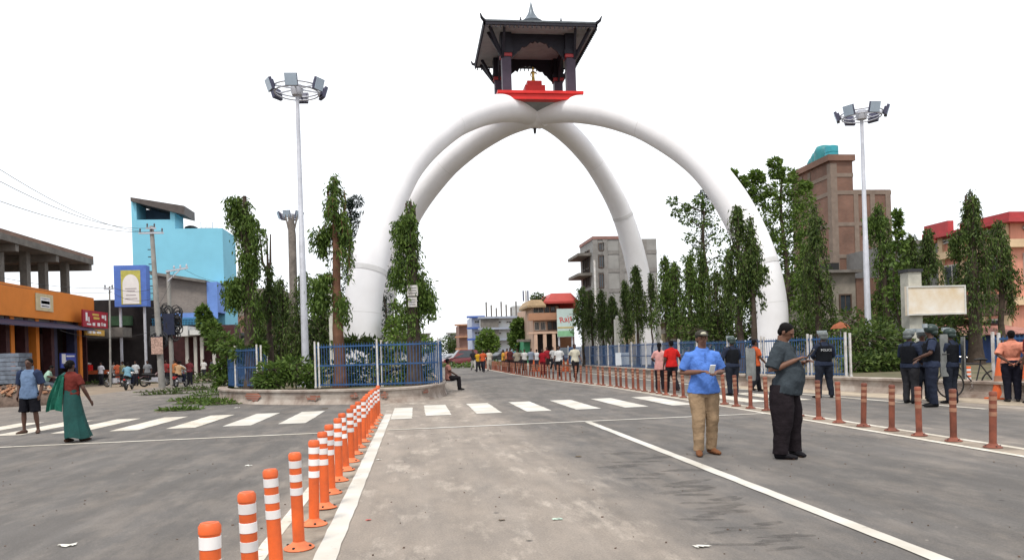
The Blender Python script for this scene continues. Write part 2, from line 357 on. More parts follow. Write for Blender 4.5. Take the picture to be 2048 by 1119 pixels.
pr = planter('planter_wall', 'low stained concrete wall along the right side of the road behind the police', RWs, 1, .42)
# patches where render has come off and brick shows
def on_wall(x0px, x1px, ztop, zlo, seed):
    rr = random.Random(seed); a, c = Pz((x0px), 790, .25), Pz((x1px), 790, .25)
    best = lambda px: min(LWs, key=lambda q: abs(math.atan2(q[0], q[1]) - math.atan2(ray(px, 790).x, ray(px, 790).y)) + (0 if q[1] < 31 else 9))
    b = MB(); P = []
    A = [best(x0px + (x1px-x0px)*k/8) for k in range(9)]
    cx = [(x0px + (x1px-x0px)*k/8) for k in range(9)]
    top, bot = [], []
    for k in range(9):
        d = ray(cx[k], 790); best_t = None
        for p, q in zip(LWs[:-1], LWs[1:]):
            den = d.x*(q[1]-p[1]) - d.y*(q[0]-p[0])
            if abs(den) < 1e-9: continue
            tt = (p[0]*(q[1]-p[1]) - p[1]*(q[0]-p[0]))/den; uu = (p[0]*d.y - p[1]*d.x)/den
            if tt > 0 and 0 <= uu <= 1 and (best_t is None or tt < best_t): best_t = tt
        e = math.sin(math.pi*min(max(k/8, .04), .96))**.6
        zt = zlo + (ztop-zlo)*(.5 + .5*e) + rr.uniform(-.05, .05); zb = zlo + (ztop-zlo)*(.5-.5*e) + rr.uniform(-.05, .05)
        pt = d * (best_t or 0); l = math.hypot(pt.x, pt.y); s = (l-.035)/l
        top.append((pt.x*s, pt.y*s, min(zt, .385))); bot.append((pt.x*s, pt.y*s, zb))
    for k in range(8): b.quad(bot[k], bot[k+1], top[k+1], top[k])
    b.build('exposed_brick', M_PATCH, pl)
on_wall(490, 522, .42, .12, 1); on_wall(612, 640, .30, .14, 2); on_wall(700, 716, .34, .2, 3); on_wall(762, 776, .38, .16, 4); on_wall(846, 858, .36, .2, 6)
b = MB(); ins = offs(LWs, .2); b.add([(x, y, .38) for x, y in ins], [list(range(len(ins)))[::-1]]); struct(b.build('island_soil', M_SOIL))
b = MB(); ins = offs(RWs, .2); b.add([(x, y, .34) for x, y in ins] + [(16.5, 8, .34), (30, 8, .34), (30, 75, .34)], [list(range(len(ins)+3))[::-1]]); struct(b.build('island_soil', M_SOIL))
# ------------------------------------------------------------ the white monument arch of four tusks
M_TUSK = mat('white_tusk_paint', (.79, .78, .80), .5, .05, .5, .08, 6, spec=.3, dirt=(.72, .705, .715))
M_SEAM = mat('tusk_seam', (.62, .61, .61), .6, .1)
AX = Vector((7.25, 42.75, 0))
CQ = np.array([0, .0, .0, .012, .032, .065, .127, .22, .33, .48, .64, .8, .9, 1, 1.05]); CZ = np.array([0, 1.5, 3.3, 4.4, 5.35, 6.75, 8.5, 10.4, 11.75, 13.2, 14.25, 14.95, 15.18, 15.25, 15.2])
# smooth the centre line through arc length
seg = np.hypot(np.diff(CQ)*13, np.diff(CZ)); S_ = np.concatenate([[0], np.cumsum(seg)])
def smooth_curve(n=90):
    s = np.linspace(0, S_[-1], n); q = np.interp(s, S_, CQ); z = np.interp(s, S_, CZ)
    for _ in range(14):
        q[1:-1] = (q[:-2] + 2*q[1:-1] + q[2:])/4; z[1:-1] = (z[:-2] + 2*z[1:-1] + z[2:])/4
    return q, z
TQ, TZ = smooth_curve()
arch = thing('tusk_arch', 'huge white monument arch of four curved elephant tusks meeting above the road', 'monument', (AX.x, AX.y, 0))
def tusk(base, k):
    bs = Vector((*base, 0)); pts = []; rad = []
    for q, z in zip(TQ, TZ):
        p = bs.lerp(AX, q); pts.append(Vector((p.x, p.y, z)))
        zz = [0, 4, 5.3, 8.5, 11.5, 13.2, 14.5, 15.2]; rr = [.80, .84, .87, .83, .75, .72, .75, .77]
        rad.append(k*float(np.interp(z, zz, rr)))
    cuts = [0] + [int(np.argmin(abs(TZ[:60]-v))) for v in ((3.3, 5.2) if base[1] < 40 else (5.0, 10.0))] + [int(len(TZ)*.66), len(TZ)-1]
    cuts = sorted(set(cuts))
    for i, (a, c) in enumerate(zip(cuts[:-1], cuts[1:])):
        b = MB(); f = 1.0 - .006*(i % 2); b.tube(pts[a:c+1], [r*f for r in rad[a:c+1]], 40, c == len(TZ)-1, (0, 0, 1) if False else (1, 0, 0)); b.build('tusk_segment', M_TUSK, arch)
    for c in cuts[1:-1]:
        t = (pts[c+1]-pts[c-1]).normalized(); b = MB(); lip = 1.014 if 4.8 < TZ[c] < 11 else 1.004; b.tube([pts[c]-t*.012, pts[c]+t*.01, pts[c]+t*(.22 if lip > 1.01 else .012)], [rad[c]*lip, rad[c]*lip, rad[c]*1.002], 40, True, (1, 0, 0)); b.build('seam', M_SEAM, arch)
tusk((-2.3, 34.0), 1.0); tusk((16.9, 34.0), 1.0); tusk((15.55, 49.3), .86); tusk((-2.35, 50.2), 1.06)
b = MB(); b.lathe((AX.x, AX.y, 0), [(.02, 14.0), (.07, 14.05), (.09, 14.3), (.05, 14.55), (.05, 14.9)], 10); b.build('lightning_clamp', mat('dark_steel', (.03, .03, .035), .5), arch)
# ------------------------------------------------------------ pavilion on the crown
M_RED = mat('red_enamel', (.62, .022, .018), .45, .12, 1.5)
M_DK = mat('dark_carved_wood', (.012, .010, .018), .6, .25, 6, .4, 30)
M_COL = mat('plum_column_paint', (.05, .033, .055), .5, .15, 3)
M_SOF = mat('grey_soffit', (.26, .265, .27), .8, .12, 1.5)
M_ROOF = mat('slate_metal_roof', (.13, .145, .16), .5, .2, 3)
M_BAND = mat('dull_red_band', (.30, .03, .035), .5, .2)
M_GOLD = mat('gilded_metal', (.62, .40, .10), .3, .15, 8, metal=.85)
PZ = 15.65                                       # top of the red platform
pav = thing('pavilion', 'dark pagoda pavilion with red base standing on the crown of the tusk arch', 'pavilion', (AX.x, AX.y, PZ - .75))
cx, cy = AX.x, AX.y
b = MB(); b.box(cx-2.3, cx+2.3, cy-2.3, cy+2.3, PZ-.42, PZ); b.box(cx-2.38, cx+2.38, cy-2.38, cy+2.38, PZ-.12, PZ+.03); b.build('platform', M_RED, pav)
b = MB(); b.tube([(cx, cy, PZ-.85), (cx, cy, PZ-.422)], [.5, 2.6], 4, True, (1, 1, 0), False); b.build('corbel', M_SOF, pav)
b = MB(); b.ell((cx, cy, 14.98), .74, .74, .66, 24, 16); b.build('crown_joint', M_TUSK, arch)
CH = 1.8
for sx in (-1, 1):
    for sy in (-1, 1):
        x, y = cx+sx*1.8, cy+sy*1.8; b = MB(); b.box(x-.25, x+.25, y-.25, y+.25, PZ, PZ+2.0); c = b.build('column', M_COL, pav)
        b = MB(); b.box(x-.31, x+.31, y-.31, y+.31, PZ+2.0, PZ+2.18); b.build('band', M_BAND, c)
        b = MB(); b.box(x-.36, x+.36, y-.36, y+.36, PZ+2.18, PZ+2.4); b.box(x-.3, x+.3, y-.3, y+.3, PZ+2.4, PZ+3.3); b.build('capital', M_DK, c)
        for ax in (0, 1, 2):
            b = MB(); e = 2.75
            p0 = Vector((x+sx*.2, y+sy*.2, PZ+1.95)); p1 = Vector((cx+sx*(e if ax != 1 else 1.95), cy+sy*(e if ax != 0 else 1.95), PZ+3.32))
            b.bar(p0, p1, .12, .16); b.build('strut', M_DK, pav)
EZ = PZ + 3.42
for sd in range(4):                              # scalloped aprons between the columns
    m = Matrix.Rotation(sd*math.pi/2, 3, 'Z'); prof = []
    n = 24
    for i in range(n+1):
        u = -1.5 + 3.0*i/n; a = abs(u)
        z = 2.9 if a < .3 else 2.82 if a < .62 else 2.62 if a < .95 else 2.4 if a < 1.2 else 2.15 if a < 1.38 else 1.9
        z += .06*math.cos(i*math.pi*.9); prof.append((u, z))
    b = MB()
    for (u0, z0), (u1, z1) in zip(prof[:-1], prof[1:]):
        c4 = [(u0, z0), (u1, z1), (u1, 3.32), (u0, 3.32)]
        P = [m @ Vector((u, yy, z)) + Vector((cx, cy, PZ)) for yy in (-1.86, -1.74) for u, z in c4]
        b.add(P, [(0,1,2,3), (7,6,5,4), (0,4,5,1), (2,6,7,3)])
    b.build('apron', M_DK, pav)
EV = 3.05
b = MB(); b.box(cx-EV, cx+EV, cy-EV, cy+EV, EZ-.09, EZ); b.build('soffit', M_SOF, pav)
b = MB()
for sd in range(4):                              # rafters under the eaves and edge boards with a fringe
    m = Matrix.Rotation(sd*math.pi/2, 3, 'Z'); O_ = Vector((cx, cy, 0))
    b.bar(m @ Vector((-EV-.05, -EV, EZ-.02)) + O_, m @ Vector((EV+.05, -EV, EZ-.02)) + O_, .1, .26)
    for k in range(25):
        u = -EV + .12 + k*(2*EV-.24)/24; b.bar(m @ Vector((u, -EV-.02, EZ-.12)) + O_, m @ Vector((u, -EV-.02, EZ-.3)) + O_, .06, .03)
b.build('eave_fringe', M_DK, pav)
b = MB(); top = EZ + 1.35
for sd in range(4):
    m = Matrix.Rotation(sd*math.pi/2, 3, 'Z'); O_ = Vector((cx, cy, 0))
    ring = [(-EV-.08, EZ+.02), (-EV*.6, EZ+.42), (-EV*.28, EZ+.95), (-.22, top)]
    for (a, z0), (c, z1) in zip(ring[:-1], ring[1:]):
        b.quad(*[m @ Vector(p) + O_ for p in ((a, a, z0), (-a, a, z0), (-c, c, z1), (c, c, z1))])
b.box(cx-EV-.06, cx+EV+.06, cy-EV-.06, cy+EV+.06, EZ+.004, EZ+.1)
rf = b.build('roof', M_ROOF, pav)
for sx in (-1, 1):
    for sy in (-1, 1):
        b = MB(); b.tube([(cx+sx*EV, cy+sy*EV, EZ+.05), (cx+sx*(EV+.16), cy+sy*(EV+.16), EZ+.14), (cx+sx*(EV+.24), cy+sy*(EV+.24), EZ+.34)], [.1, .08, .03], 6); b.build('corner_finial', M_DK, rf)
for u in (-1.1, 1.1):
    b = MB(); b.tube([(cx+u, cy-EV, EZ+.1), (cx+u, cy-EV, EZ+.3)], [.06, .02], 6); b.build('eave_knob', M_DK, rf)
b = MB(); b.lathe((cx, cy, 0), [(.62, top-.15), (.66, top+.0), (.5, top+.1), (.34, top+.28), (.2, top+.5), (.13, top+.68), (.09, top+.88), (.05, top+1.05), (.01, top+1.22)], 14)
b.build('spire', mat('spire_metal', (.13, .155, .18), .4, .15, metal=.4), rf)
b = MB(); b.box(cx-.42, cx+.42, cy-.42, cy+.42, PZ+.03, PZ+1.28); b.box(cx-.58, cx+.58, cy-.58, cy+.58, PZ+.03, PZ+.98); b.build('plinth', M_RED, pav)
# gilded standing figure, hand raised
st = thing('statue', 'small gilded standing figure on a red plinth under the pavilion roof', 'statue', (cx, cy, PZ+1.28))
st.scale = (.6, .6, .6); OFF[st.name] = Vector((cx, cy, PZ+.42))
b = MB(); b.tube([(cx, cy, PZ+.42), (cx, cy, PZ+.5), (cx, cy, PZ+.85), (cx, cy, PZ+1.15), (cx, cy, PZ+1.42), (cx, cy, PZ+1.55), (cx, cy, PZ+1.6)], [.2, .2, .15, .13, .17, .14, .06], 12)
b.ell((cx, cy, PZ+1.73), .1, .11, .13); b.build('body', M_GOLD, st)
b = MB(); b.tube([(cx+.17, cy, PZ+1.5), (cx+.3, cy-.12, PZ+1.25), (cx+.24, cy-.3, PZ+1.4)], [.055, .045, .035], 8); b.build('arm', M_GOLD, st)
b = MB(); b.tube([(cx-.17, cy, PZ+1.5), (cx-.27, cy-.04, PZ+1.2), (cx-.2, cy-.1, PZ+.98)], [.055, .045, .035], 8); b.build('arm', M_GOLD, st)
b = MB(); b.lathe((cx, cy, 0), [(.09, PZ+1.82), (.1, PZ+1.88), (.05, PZ+1.97), (.01, PZ+2.06)], 10); b.build('crown', M_GOLD, st)
# ------------------------------------------------------------ blue fences
M_BLUE = mat('blue_fence_paint', (.030, .088, .215), .5, .25, 5)
M_WPOST = mat('white_post_paint', (.58, .58, .59), .55, .18, 6, dirt=(.36, .32, .27))
def resample(p, d):
    out = [Vector((*p[0], 0))]; rest = 0
    for a, c in zip(p[:-1], p[1:]):
        a, c = Vector((*a, 0)), Vector((*c, 0)); L = (c-a).length; s = d - rest
        while s <= L: out.append(a.lerp(c, s/L)); s += d
        rest = L - (s - d)
    return out
bar_mesh = {}
def fence(path, z0, z1, label, single, step=.125, dbl=2.55, group=None, rails=(.06, .5, .93)):
    path_ = [Vector((*p, 0)) for p in path]; c = path_[len(path_)//2]; t = thing('fence', label, 'fence', (c.x, c.y, z0), 0, group)
    b = MB()
    for fr in rails:
        for a, d in zip(path_[:-1], path_[1:]): b.bar(a + Vector((0,0,z0+(z1-z0)*fr)), d + Vector((0,0,z0+(z1-z0)*fr)), .03, .05)
    b.build('rail', M_BLUE, t)
    P = resample(path, step); n = 0; mb = MB()
    for p in P:
        h = z1 - .03 + .02*math.sin(p.x*40+p.y*13)
        if single and n < 295:
            key = round(z1-z0, 3)
            if key not in bar_mesh:
                q = MB(); q.tube([(0,0,.02), (0,0,z1-z0-.05), (0,0,z1-z0)], [.0115, .0115, .003], 6); o = q.build('bar', M_BLUE, t, True); bar_mesh[key] = o.data
            else: o = bpy.data.objects.new('bar', bar_mesh[key]); COL.objects.link(o); o.parent = t
            o.location = (p.x-c.x, p.y-c.y, 0); OFF[o.name] = Vector((0,0,0)); n += 1
        else: mb.tube([(p.x, p.y, z0+.02), (p.x, p.y, h)], .0115, 5, False)
    if mb.v: o = mb.build('bar', M_BLUE, t); o['kind'] = 'stuff'
    PP = resample(path, dbl)
    for i, p in enumerate(PP + [path_[-1]]):
        q = PP[min(i+1, len(PP)-1)] if i < len(PP)-1 else path_[-1]; d = (q-p).normalized() if (q-p).length > .01 else Vector((1,0,0))
        for k, e in enumerate((-.06, .09)):
            pc = p + d*e; b = MB(); b.box(pc.x-.028, pc.x+.028, pc.y-.028, pc.y+.028, z0-.02, z1+.1-.03*k); b.box(pc.x-.04, pc.x+.04, pc.y-.04, pc.y+.04, z0, z0+.04); b.build('post', M_WPOST, t)
            if i in (0, len(PP)) and k == 0: pass
    return t
fence([(-7.75, 33), (-7.42, 31.1), (-6.7, 29.6), (-5.75, 28.7)], .46, 1.95, 'short blue barred fence piece left of the gap where branches spill out', True, .1, 3.3)
fence([(-3.38, 26.5), (-1.3, 25.45), (.22, 25.3), (.75, 25.8), (.95, 27.5), (.95, 40), (.8, 60)], .46, 1.95, 'blue barred fence with white posts round the nose of the left island', True, .105, 2.42)
fence([(-7.9, 60), (-8.0, 44), (-7.75, 33.4)], .46, 1.95, 'blue fence along the far left side of the island behind the trees', False, .13, 3)
rf_ = [(p[0]+.35, p[1]) for p in RW]
fence([(11.95, 58), (11.75, 44), (11.7, 36), (11.5, 29.5)], .4, 1.72, 'long blue fence with many white posts running away along the right roadside', True, .14, 2.6)
fence([(11.5, 29.3), (12.0, 25.2), (13.02, 21.3)], .4, 1.66, 'blue fence section with white posts behind the man in the dark shirt', True, .11, 2.2)
fence([(14.0, 16.6), (14.6, 14.2), (15.6, 11)], .4, 1.5, 'blue fence section with a white double post at the right edge beside the bicycle', True, .1, 3.2)
# ------------------------------------------------------------ bollards
M_OR = mat('orange_plastic', (.72, .115, .018), .5, .12, 5, spec=.45, dirt=(.48, .085, .02))
M_ORD = mat('sun_bleached_orange_plastic', (.62, .17, .07), .7, .2, 8)
M_RUST = mat('dusty_red_plastic', (.205, .062, .036), .65, .25, 6, dirt=(.11, .036, .024))
M_PEACH = mat('dusty_reflective_band', (.33, .165, .105), .5, .2, 8)
M_REFL = mat('white_reflective_band', (.80, .77, .76), .35, .06, 8)
tint_by_object(M_OR, .72, 1.05); tint_by_object(M_RUST, .75, 1.2); tint_by_object(M_REFL, .72, 1.02)
M_BLK = mat('black_rubber', (.02, .02, .02), .7, .2)
def bollard(m, mb_, base_m, name):
    t = thing(name, 'x', 'bollard'); H = .75; r = .0455
    b = MB(); b.lathe((0,0,0), [(r, .02), (r, .7), (r+.004, .702), (r+.004, .735), (r-.006, .75), (.022, .752), (.020, .742), (.001, .741)], 20); b.build('post', m, t, True)
    for z in (.662, .557, .452):
        b = MB(); b.lathe((0,0,0), [(r+.0005, z-.028), (r+.0025, z-.027), (r+.0025, z+.027), (r+.0005, z+.028)], 20); b.build('reflective_band', mb_, t, True)
    b = MB(); b.lathe((0,0,0), [(.115, .005), (.118, .012), (.10, .024), (.066, .04), (r, .062)], 20); ba = b.build('base', base_m, t, True)
    for k in range(4):
        a = k*math.pi/2+.6; b = MB(); b.lathe((.092*math.cos(a), .092*math.sin(a), 0), [(.011, .022), (.011, .034), (.004, .037)], 8); b.build('bolt', M_BLK, ba, True)
    return t
ORD = ['first', 'second', 'third', 'fourth', 'fifth', 'sixth', 'seventh', 'eighth', 'ninth', 'tenth', 'eleventh', 'twelfth', 'thirteenth', 'fourteenth', 'fifteenth', 'sixteenth', 'seventeenth', 'eighteenth', 'nineteenth', 'twentieth', 'twenty-first', 'twenty-second', 'twenty-third']
bl = [Pz(408, 1048, .75), Pz(489, 983, .75), Pz(545, 938, .75), Pz(580, 905, .75), Pz(611, 881, .75), Pz(637, 864, .75)]
ys = [p.y for p in bl]; stp = (ys[-1]-ys[0])/5
while ys[-1] + stp < 19.2: ys.append(ys[-1]+stp)
proto = bollard(M_OR, M_REFL, M_ORD, 'bollard')
for i, y in enumerate(ys):
    o = proto if i == 0 else copy_tree(proto)
    o.location = (BLX + random.uniform(-.015, .015), y, .004); o.rotation_euler = (R(random.uniform(-2, 2)), R(random.uniform(-2.2, 1.8)), random.uniform(0, 3))
    o['group'] = 'bright orange white-banded bollards in the left median row'
    o['label'] = ('bright orange bollard with white bands nearest the camera, cut by the bottom edge' if i == 0 else
                  'farthest bright orange bollard of the left row, by the island wall' if i == len(ys)-1 else
                  'bright orange white-banded bollard, %s from the camera in the left row' % ORD[i])
proto2 = bollard(M_RUST, M_PEACH, M_RUST, 'bollard'); y = 6.2 + .0; k = 0; ysr = []
yy = 9.1
while yy < 74: ysr.append(yy); yy += .735 if yy < 30 else .8
vis = 0
for i, y in enumerate(ysr):
    if abs(y - 15.2) < .3 and False: continue
    o = proto2 if i == 0 else copy_tree(proto2)
    o.location = (bx(y) + random.uniform(-.03, .03), y, .004); o.rotation_euler = (R(random.uniform(-2, 2)), R(random.uniform(-2, 2)), random.uniform(0, 3))
    o['group'] = 'dusty red bollards in the right median row'
    o['label'] = ('dusty red bollard nearest the right edge of the photo in the right row' if i == 0 else
                  'dusty red banded bollard, %s from the right edge in the right row' % ORD[i] if i < 20 else
                  'dusty red bollard in the dense middle stretch of the right row near the couple' if i < 42 else
                  'tiny distant red bollard at the far end of the right row near the crowd')
# a few more of the bright kind by the right kerb
for lab, px, py in (('short orange bollard seen between the legs of the police group', 1896, 786), ('orange bollard against the white double fence post at right', 1940, 792)):
    o = copy_tree(proto); p = Pz(px, py); o.location = (p.x, p.y, .002); o['label'] = lab; o['group'] = 'orange bollards by the right kerb'
# ------------------------------------------------------------ high-mast lamps
M_GALV = mat('galvanised_steel', (.50, .51, .56), .5, .12, 3, metal=.2)
M_HEAD = mat('lamp_housing_shaded', (.06, .06, .10), .5, .12, 4)  # dark tone carries the shade on the backs of the floodlights
M_GLASS = mat('lamp_glass_sky_tinted', (.38, .46, .55), .3, .08, spec=.4)  # pale sky reflection put into the colour of the lenses
def mast(name, label, x, y, z0, zt, n, rr, yaw, hs=.47, rad=(.15, .07)):
    t = thing(name, label, 'street lamp', (x, y, z0), 0, 'tall lamp masts with rings of floodlights')
    b = MB(); b.tube([(x, y, z0), (x, y, z0+.5*(zt-z0)), (x, y, z0+.502*(zt-z0)), (x, y, zt)], [rad[0], (rad[0]+rad[1])*.52, (rad[0]+rad[1])*.47, rad[1]], 14); b.build('pole', M_GALV, t)
    b = MB(); b.lathe((x, y, 0), [(.36, z0), (.36, z0+.04), (.2, z0+.05), (.19, z0+.5)], 14); b.build('base', M_GALV, t)
    b = MB(); b.lathe((x, y, 0), [(.2, zt-.25), (.24, zt-.1), (.24, zt+.12), (.12, zt+.2), (.02, zt+.3)], 12); b.build('hub', M_GALV, t)
    for r_, dz in ((rr, 0), (rr*.92, -.16)):
        b = MB(); pts = [(x+r_*math.cos(a*math.pi/18), y+r_*math.sin(a*math.pi/18), zt+dz) for a in range(37)]; b.tube(pts, .03, 6, False); b.build('ring', M_GALV, t)
    b = MB()
    for k in range(n):
        a = yaw + 2*math.pi*k/n; d = Vector((math.cos(a), math.sin(a), 0)); b.bar((x, y, zt), (x+rr*d.x, y+rr*d.y, zt), .05)
    b.build('spoke', M_GALV, t)
    for k in range(n):
        a = yaw + 2*math.pi*k/n; d = Vector((math.cos(a), math.sin(a), 0)); up = Vector((0,0,1)); nrm = (d*.95 - up*.31).normalized(); side = up.cross(d).normalized(); u2 = nrm.cross(side)
        m = Matrix((side, u2, nrm)).transposed(); c = Vector((x, y, zt)) + d*(rr+.14)
        b = MB(); b.obox(c, hs, hs*.96, .11, m); b.obox(c - nrm*.085, hs*.7, hs*.6, .1, m); h = b.build('floodlight', M_HEAD, t)
        b = MB(); b.obox(c + nrm*.066, hs*.95, hs*.91, .02, m); b.build('lens', M_GLASS, h)
    return t
p = Py(594, 178, 30.2); mast('lamp_mast', 'tall grey lamp mast with a floodlight ring on the left island', p.x, p.y, .38, p.z, 6, .92, R(27))
p = Py(1723, 228, 31.5); mast('lamp_mast', 'tall lamp mast behind the police on the right, floodlights against the sky', p.x, p.y, .34, p.z, 6, .88, R(28))
p = Py(581, 431, 60); mast('lamp_mast', 'small far-off lamp mast rising above the bare palm trunk', p.x, p.y, 0, p.z, 6, .72, R(80), .55)
# ------------------------------------------------------------ utility poles and wires
M_CONC = mat('weathered_concrete', (.30, .29, .27), .9, .2, 2, .4, 20)
M_WIRE = mat('cable_black', (.03, .03, .032), .6, .1)
def upole(label, base, top, r0, r1, arms, steps=False, clutter=None):
    t = thing('utility_pole', label, 'utility pole', base); base, top = Vector(base), Vector(top)
    b = MB(); b.tube([base, top], [r0, r1], 10); b.build('pole', M_CONC, t)
    d = (top-base)
    for f, half, n in arms:
        c = base + d*f; b = MB(); b.bar(c + Vector((-half, -.14, 0)), c + Vector((half, -.14, 0)), .08, .1); a = b.build('crossarm', M_GALV, t)
        for k in range(n):
            x = -half + .08 + (2*half-.16)*k/max(1, n-1); b = MB(); b.lathe(c + Vector((x, -.14, .05)), [(.02, 0), (.055, .04), (.03, .1), (.06, .15), (.02, .24)], 8); b.build('insulator', mat('brown_porcelain', (.06, .05, .06), .3), a)
    if steps:
        for k in range(10):
            c = base + d*(.45 + .045*k); b = MB(); b.bar(c + Vector((-.3, 0, 0)), c + Vector((-.02, 0, 0)), .05); b.build('step_bracket', M_WIRE, t)
    if clutter:
        for f, sx, sz in clutter:
            c = base + d*f; b = MB()
            for k in range(int(14 + 50*(sx > .4))): 
                q = c + Vector((random.uniform(-sx, sx), random.uniform(-.25, .25), random.uniform(-sz, sz)))
                b.tube([q + Vector((.25*math.cos(a*.7), .05*math.sin(a), .34*math.sin(a*.7))) for a in range(10)], .035, 5)
            b.build('cable_coil', M_WIRE, t)
            b = MB(); b.box(c.x-sx*.6, c.x+sx*.6, c.y-.3, c.y-.08, c.z-sz*.9, c.z+sz*.6); b.build('junction_box', mat('dark_blue_box', (.016, .022, .05), .6), t)
    return t
Y1 = 47
pb, pt = Py(324, 766, Y1), Py(303, 452, Y1); pb.z = 0
upole('tall concrete utility pole with two crossarms and step brackets before the blue building', pb, pt, .2, .12, [(.955, .7, 3), (.985, .28, 2)], True, [(.30, .25, .3)])
b = MB(); c = pb.lerp(pt, .30); b.box(c.x-.35, c.x+.3, c.y-.32, c.y-.27, 2.0, 3.0); tag(b.build('notice_board', mat('faded_notice', (.5, .33, .27), .8, .5, 14)), 'faded notice sheet fixed to the tall utility pole', 'notice')
pb2, pt2 = Py(345, 760, 50), Py(336, 540, 50); pb2.z = 0
upole('shorter utility pole with a side crossarm and dark bundle of cables', pb2, pt2, .15, .11, [], False, [(.55, .55, .9)])
b = MB(); b.bar(pt2 + Vector((-.1, -.1, -.1)), pt2 + Vector((1.25, -.1, .12)), .1); b.bar(pt2 + Vector((0, -.1, -.7)), pt2 + Vector((.75, -.1, 0)), .06)
for k in range(3): b.lathe(pt2 + Vector((.4+.38*k, -.1, .08+.04*k)), [(.05, 0), (.07, .08), (.03, .2)], 8)
o = b.build('crossarm', M_GALV); po = [x for x in bpy.data.objects if x.name.startswith('utility_pole')][-1]; o.data.transform(Matrix.Translation(-OFF[po.name])); o.parent = po
pb3, pt3 = Py(221, 770, 52), Py(219, 572, 52); pb3.z = 0
upole('thin plain steel pole standing between the orange shop and blue building', pb3, pt3, .07, .05, [(.97, .3, 2)])
def wire(a, c, sag, r=.012):
    a, c = Vector(a), Vector(c); b = MB(); b.tube([a.lerp(c, i/14) - Vector((0,0,sag*4*(i/14)*(1-i/14))) for i in range(15)], r, 4, False)
    return b.build('overhead_wire', M_WIRE)
wl = [(Py(-60, 300, 24), pt + Vector((-.6, 0, -.3)), .5), (Py(-60, 330, 24), pt + Vector((.0, 0, -.1)), .6), (Py(-60, 380, 26), pt + Vector((.6, 0, -.3)), .5),
      (Py(-60, 540, 40), pt3 + Vector((0, 0, -.1)), .3), (Py(-60, 555, 40), pt3 + Vector((.2, 0, -.4)), .3), (pt3, pb.lerp(pt, .62), .3), (pt3 + Vector((0,0,-.3)), pb.lerp(pt, .56), .4),
      (pt2 + Vector((.9, 0, .1)), Py(460, 560, 72), .4), (pb.lerp(pt, .5), pt2 + Vector((.4, 0, 0)), .25), (pb.lerp(pt, .36), Py(120, 660, 50), .5)]
for i, (a, c, s) in enumerate(wl): tag(wire(a, c, s), ['uppermost dark cable from the top left edge of the sky to the tall pole', 'second dark cable from the left edge of the sky to the tall pole', 'third dark cable from the left edge of the sky to the tall pole', 'lower cable crossing the open concrete floor to the thin steel pole', 'lowest cable crossing the open concrete floor to the thin steel pole', 'upper cable between the thin steel pole and the tall utility pole', 'lower cable between the thin steel pole and the tall utility pole', 'cable from the side crossarm across the sky-blue wall', 'short cable linking the tall and the shorter utility pole', 'cable from the tall utility pole to the orange shop corner'][i], 'cable', 'overhead cables on the left')
# ------------------------------------------------------------ signboard on a thick pillar, right
p0, p1 = Py(1806, 573, 27.5), Py(1925, 628, 27.5)
t = thing('signboard', 'blank weathered white signboard mounted on a thick concrete pillar', 'signboard', (p0.x+.5, 27.7, .34))
b = MB(); b.box(p0.x, p1.x, 27.3, 27.42, p1.z, p0.z); b.build('panel', mat('weathered_white_board', (.64, .61, .56), .6, .15, .9, dirt=(.56, .42, .25)), t)
b = MB()
for a in ((p0.x, p0.x+.06), (p1.x-.06, p1.x)): b.box(a[0], a[1], 27.27, 27.298, p1.z+.06, p0.z-.06)
b.box(p0.x, p1.x, 27.27, 27.298, p0.z-.06, p0.z); b.box(p0.x, p1.x, 27.27, 27.298, p1.z, p1.z+.06); b.build('frame', mat('pale_frame', (.55, .54, .51), .6), t)
q0, q1 = Py(1808, 545, 27.7), Py(1834, 545, 27.7)
b = MB(); b.box(q0.x, q1.x, 27.45, 27.95, .34, q0.z); b.build('pillar', mat('pale_plaster', (.42, .41, .36), .9, .2, 2, .3), t)
b = MB(); b.box(q0.x-.05, q1.x+.05, 27.4, 28.0, q0.z, q0.z+.12); b.build('cap', mat('dark_steel', (.03, .03, .035)), t)
# white pillars among the trees
for lab, px, top, y in (('short cream pillar with a small lamp behind the long blue fence', 1234, 638, 46), ('slim white pillar just left of the far right tusk', 1277, 650, 45), ('slim white pillar just right of the far right tusk', 1316, 615, 44), ('white column beside the brown trunk on the left island', 661, 560, 34)):
    p = Py(px, top, y); w_ = .17 if y > 45.5 else .11
    t = thing('pillar', lab, 'pillar', (p.x, y, .34)); b = MB(); b.box(p.x-w_, p.x+w_, y-w_, y+w_, .34, p.z); b.build('shaft', mat('cream_pillar', (.62, .60, .54), .8, .2, 2), t)
    b = MB(); b.ell((p.x, y, p.z+.1), .12, .12, .12); b.build('lamp_globe', M_WPOST, t)
# white sign leaning on the fence
p = Pz(1245, 735, .2); t = thing('sign', 'small white sheet sign leaning on the blue fence', 'sign', (p.x, p.y, 0)); p0, p1 = Py(1231, 705, 42), Py(1259, 729, 42)
b = MB(); b.box(p0.x, p1.x, 42, 42.05, max(p1.z, .3), p0.z); b.build('panel', mat('white_sheet', (.66, .70, .74), .6, .1), t)
b = MB(); b.bar((p0.x+.1, 42.1, 0), (p0.x+.1, 42.08, p0.z), .05); b.bar((p1.x-.1, 42.1, 0), (p1.x-.1, 42.08, p0.z), .05); b.build('leg', M_GALV, t)
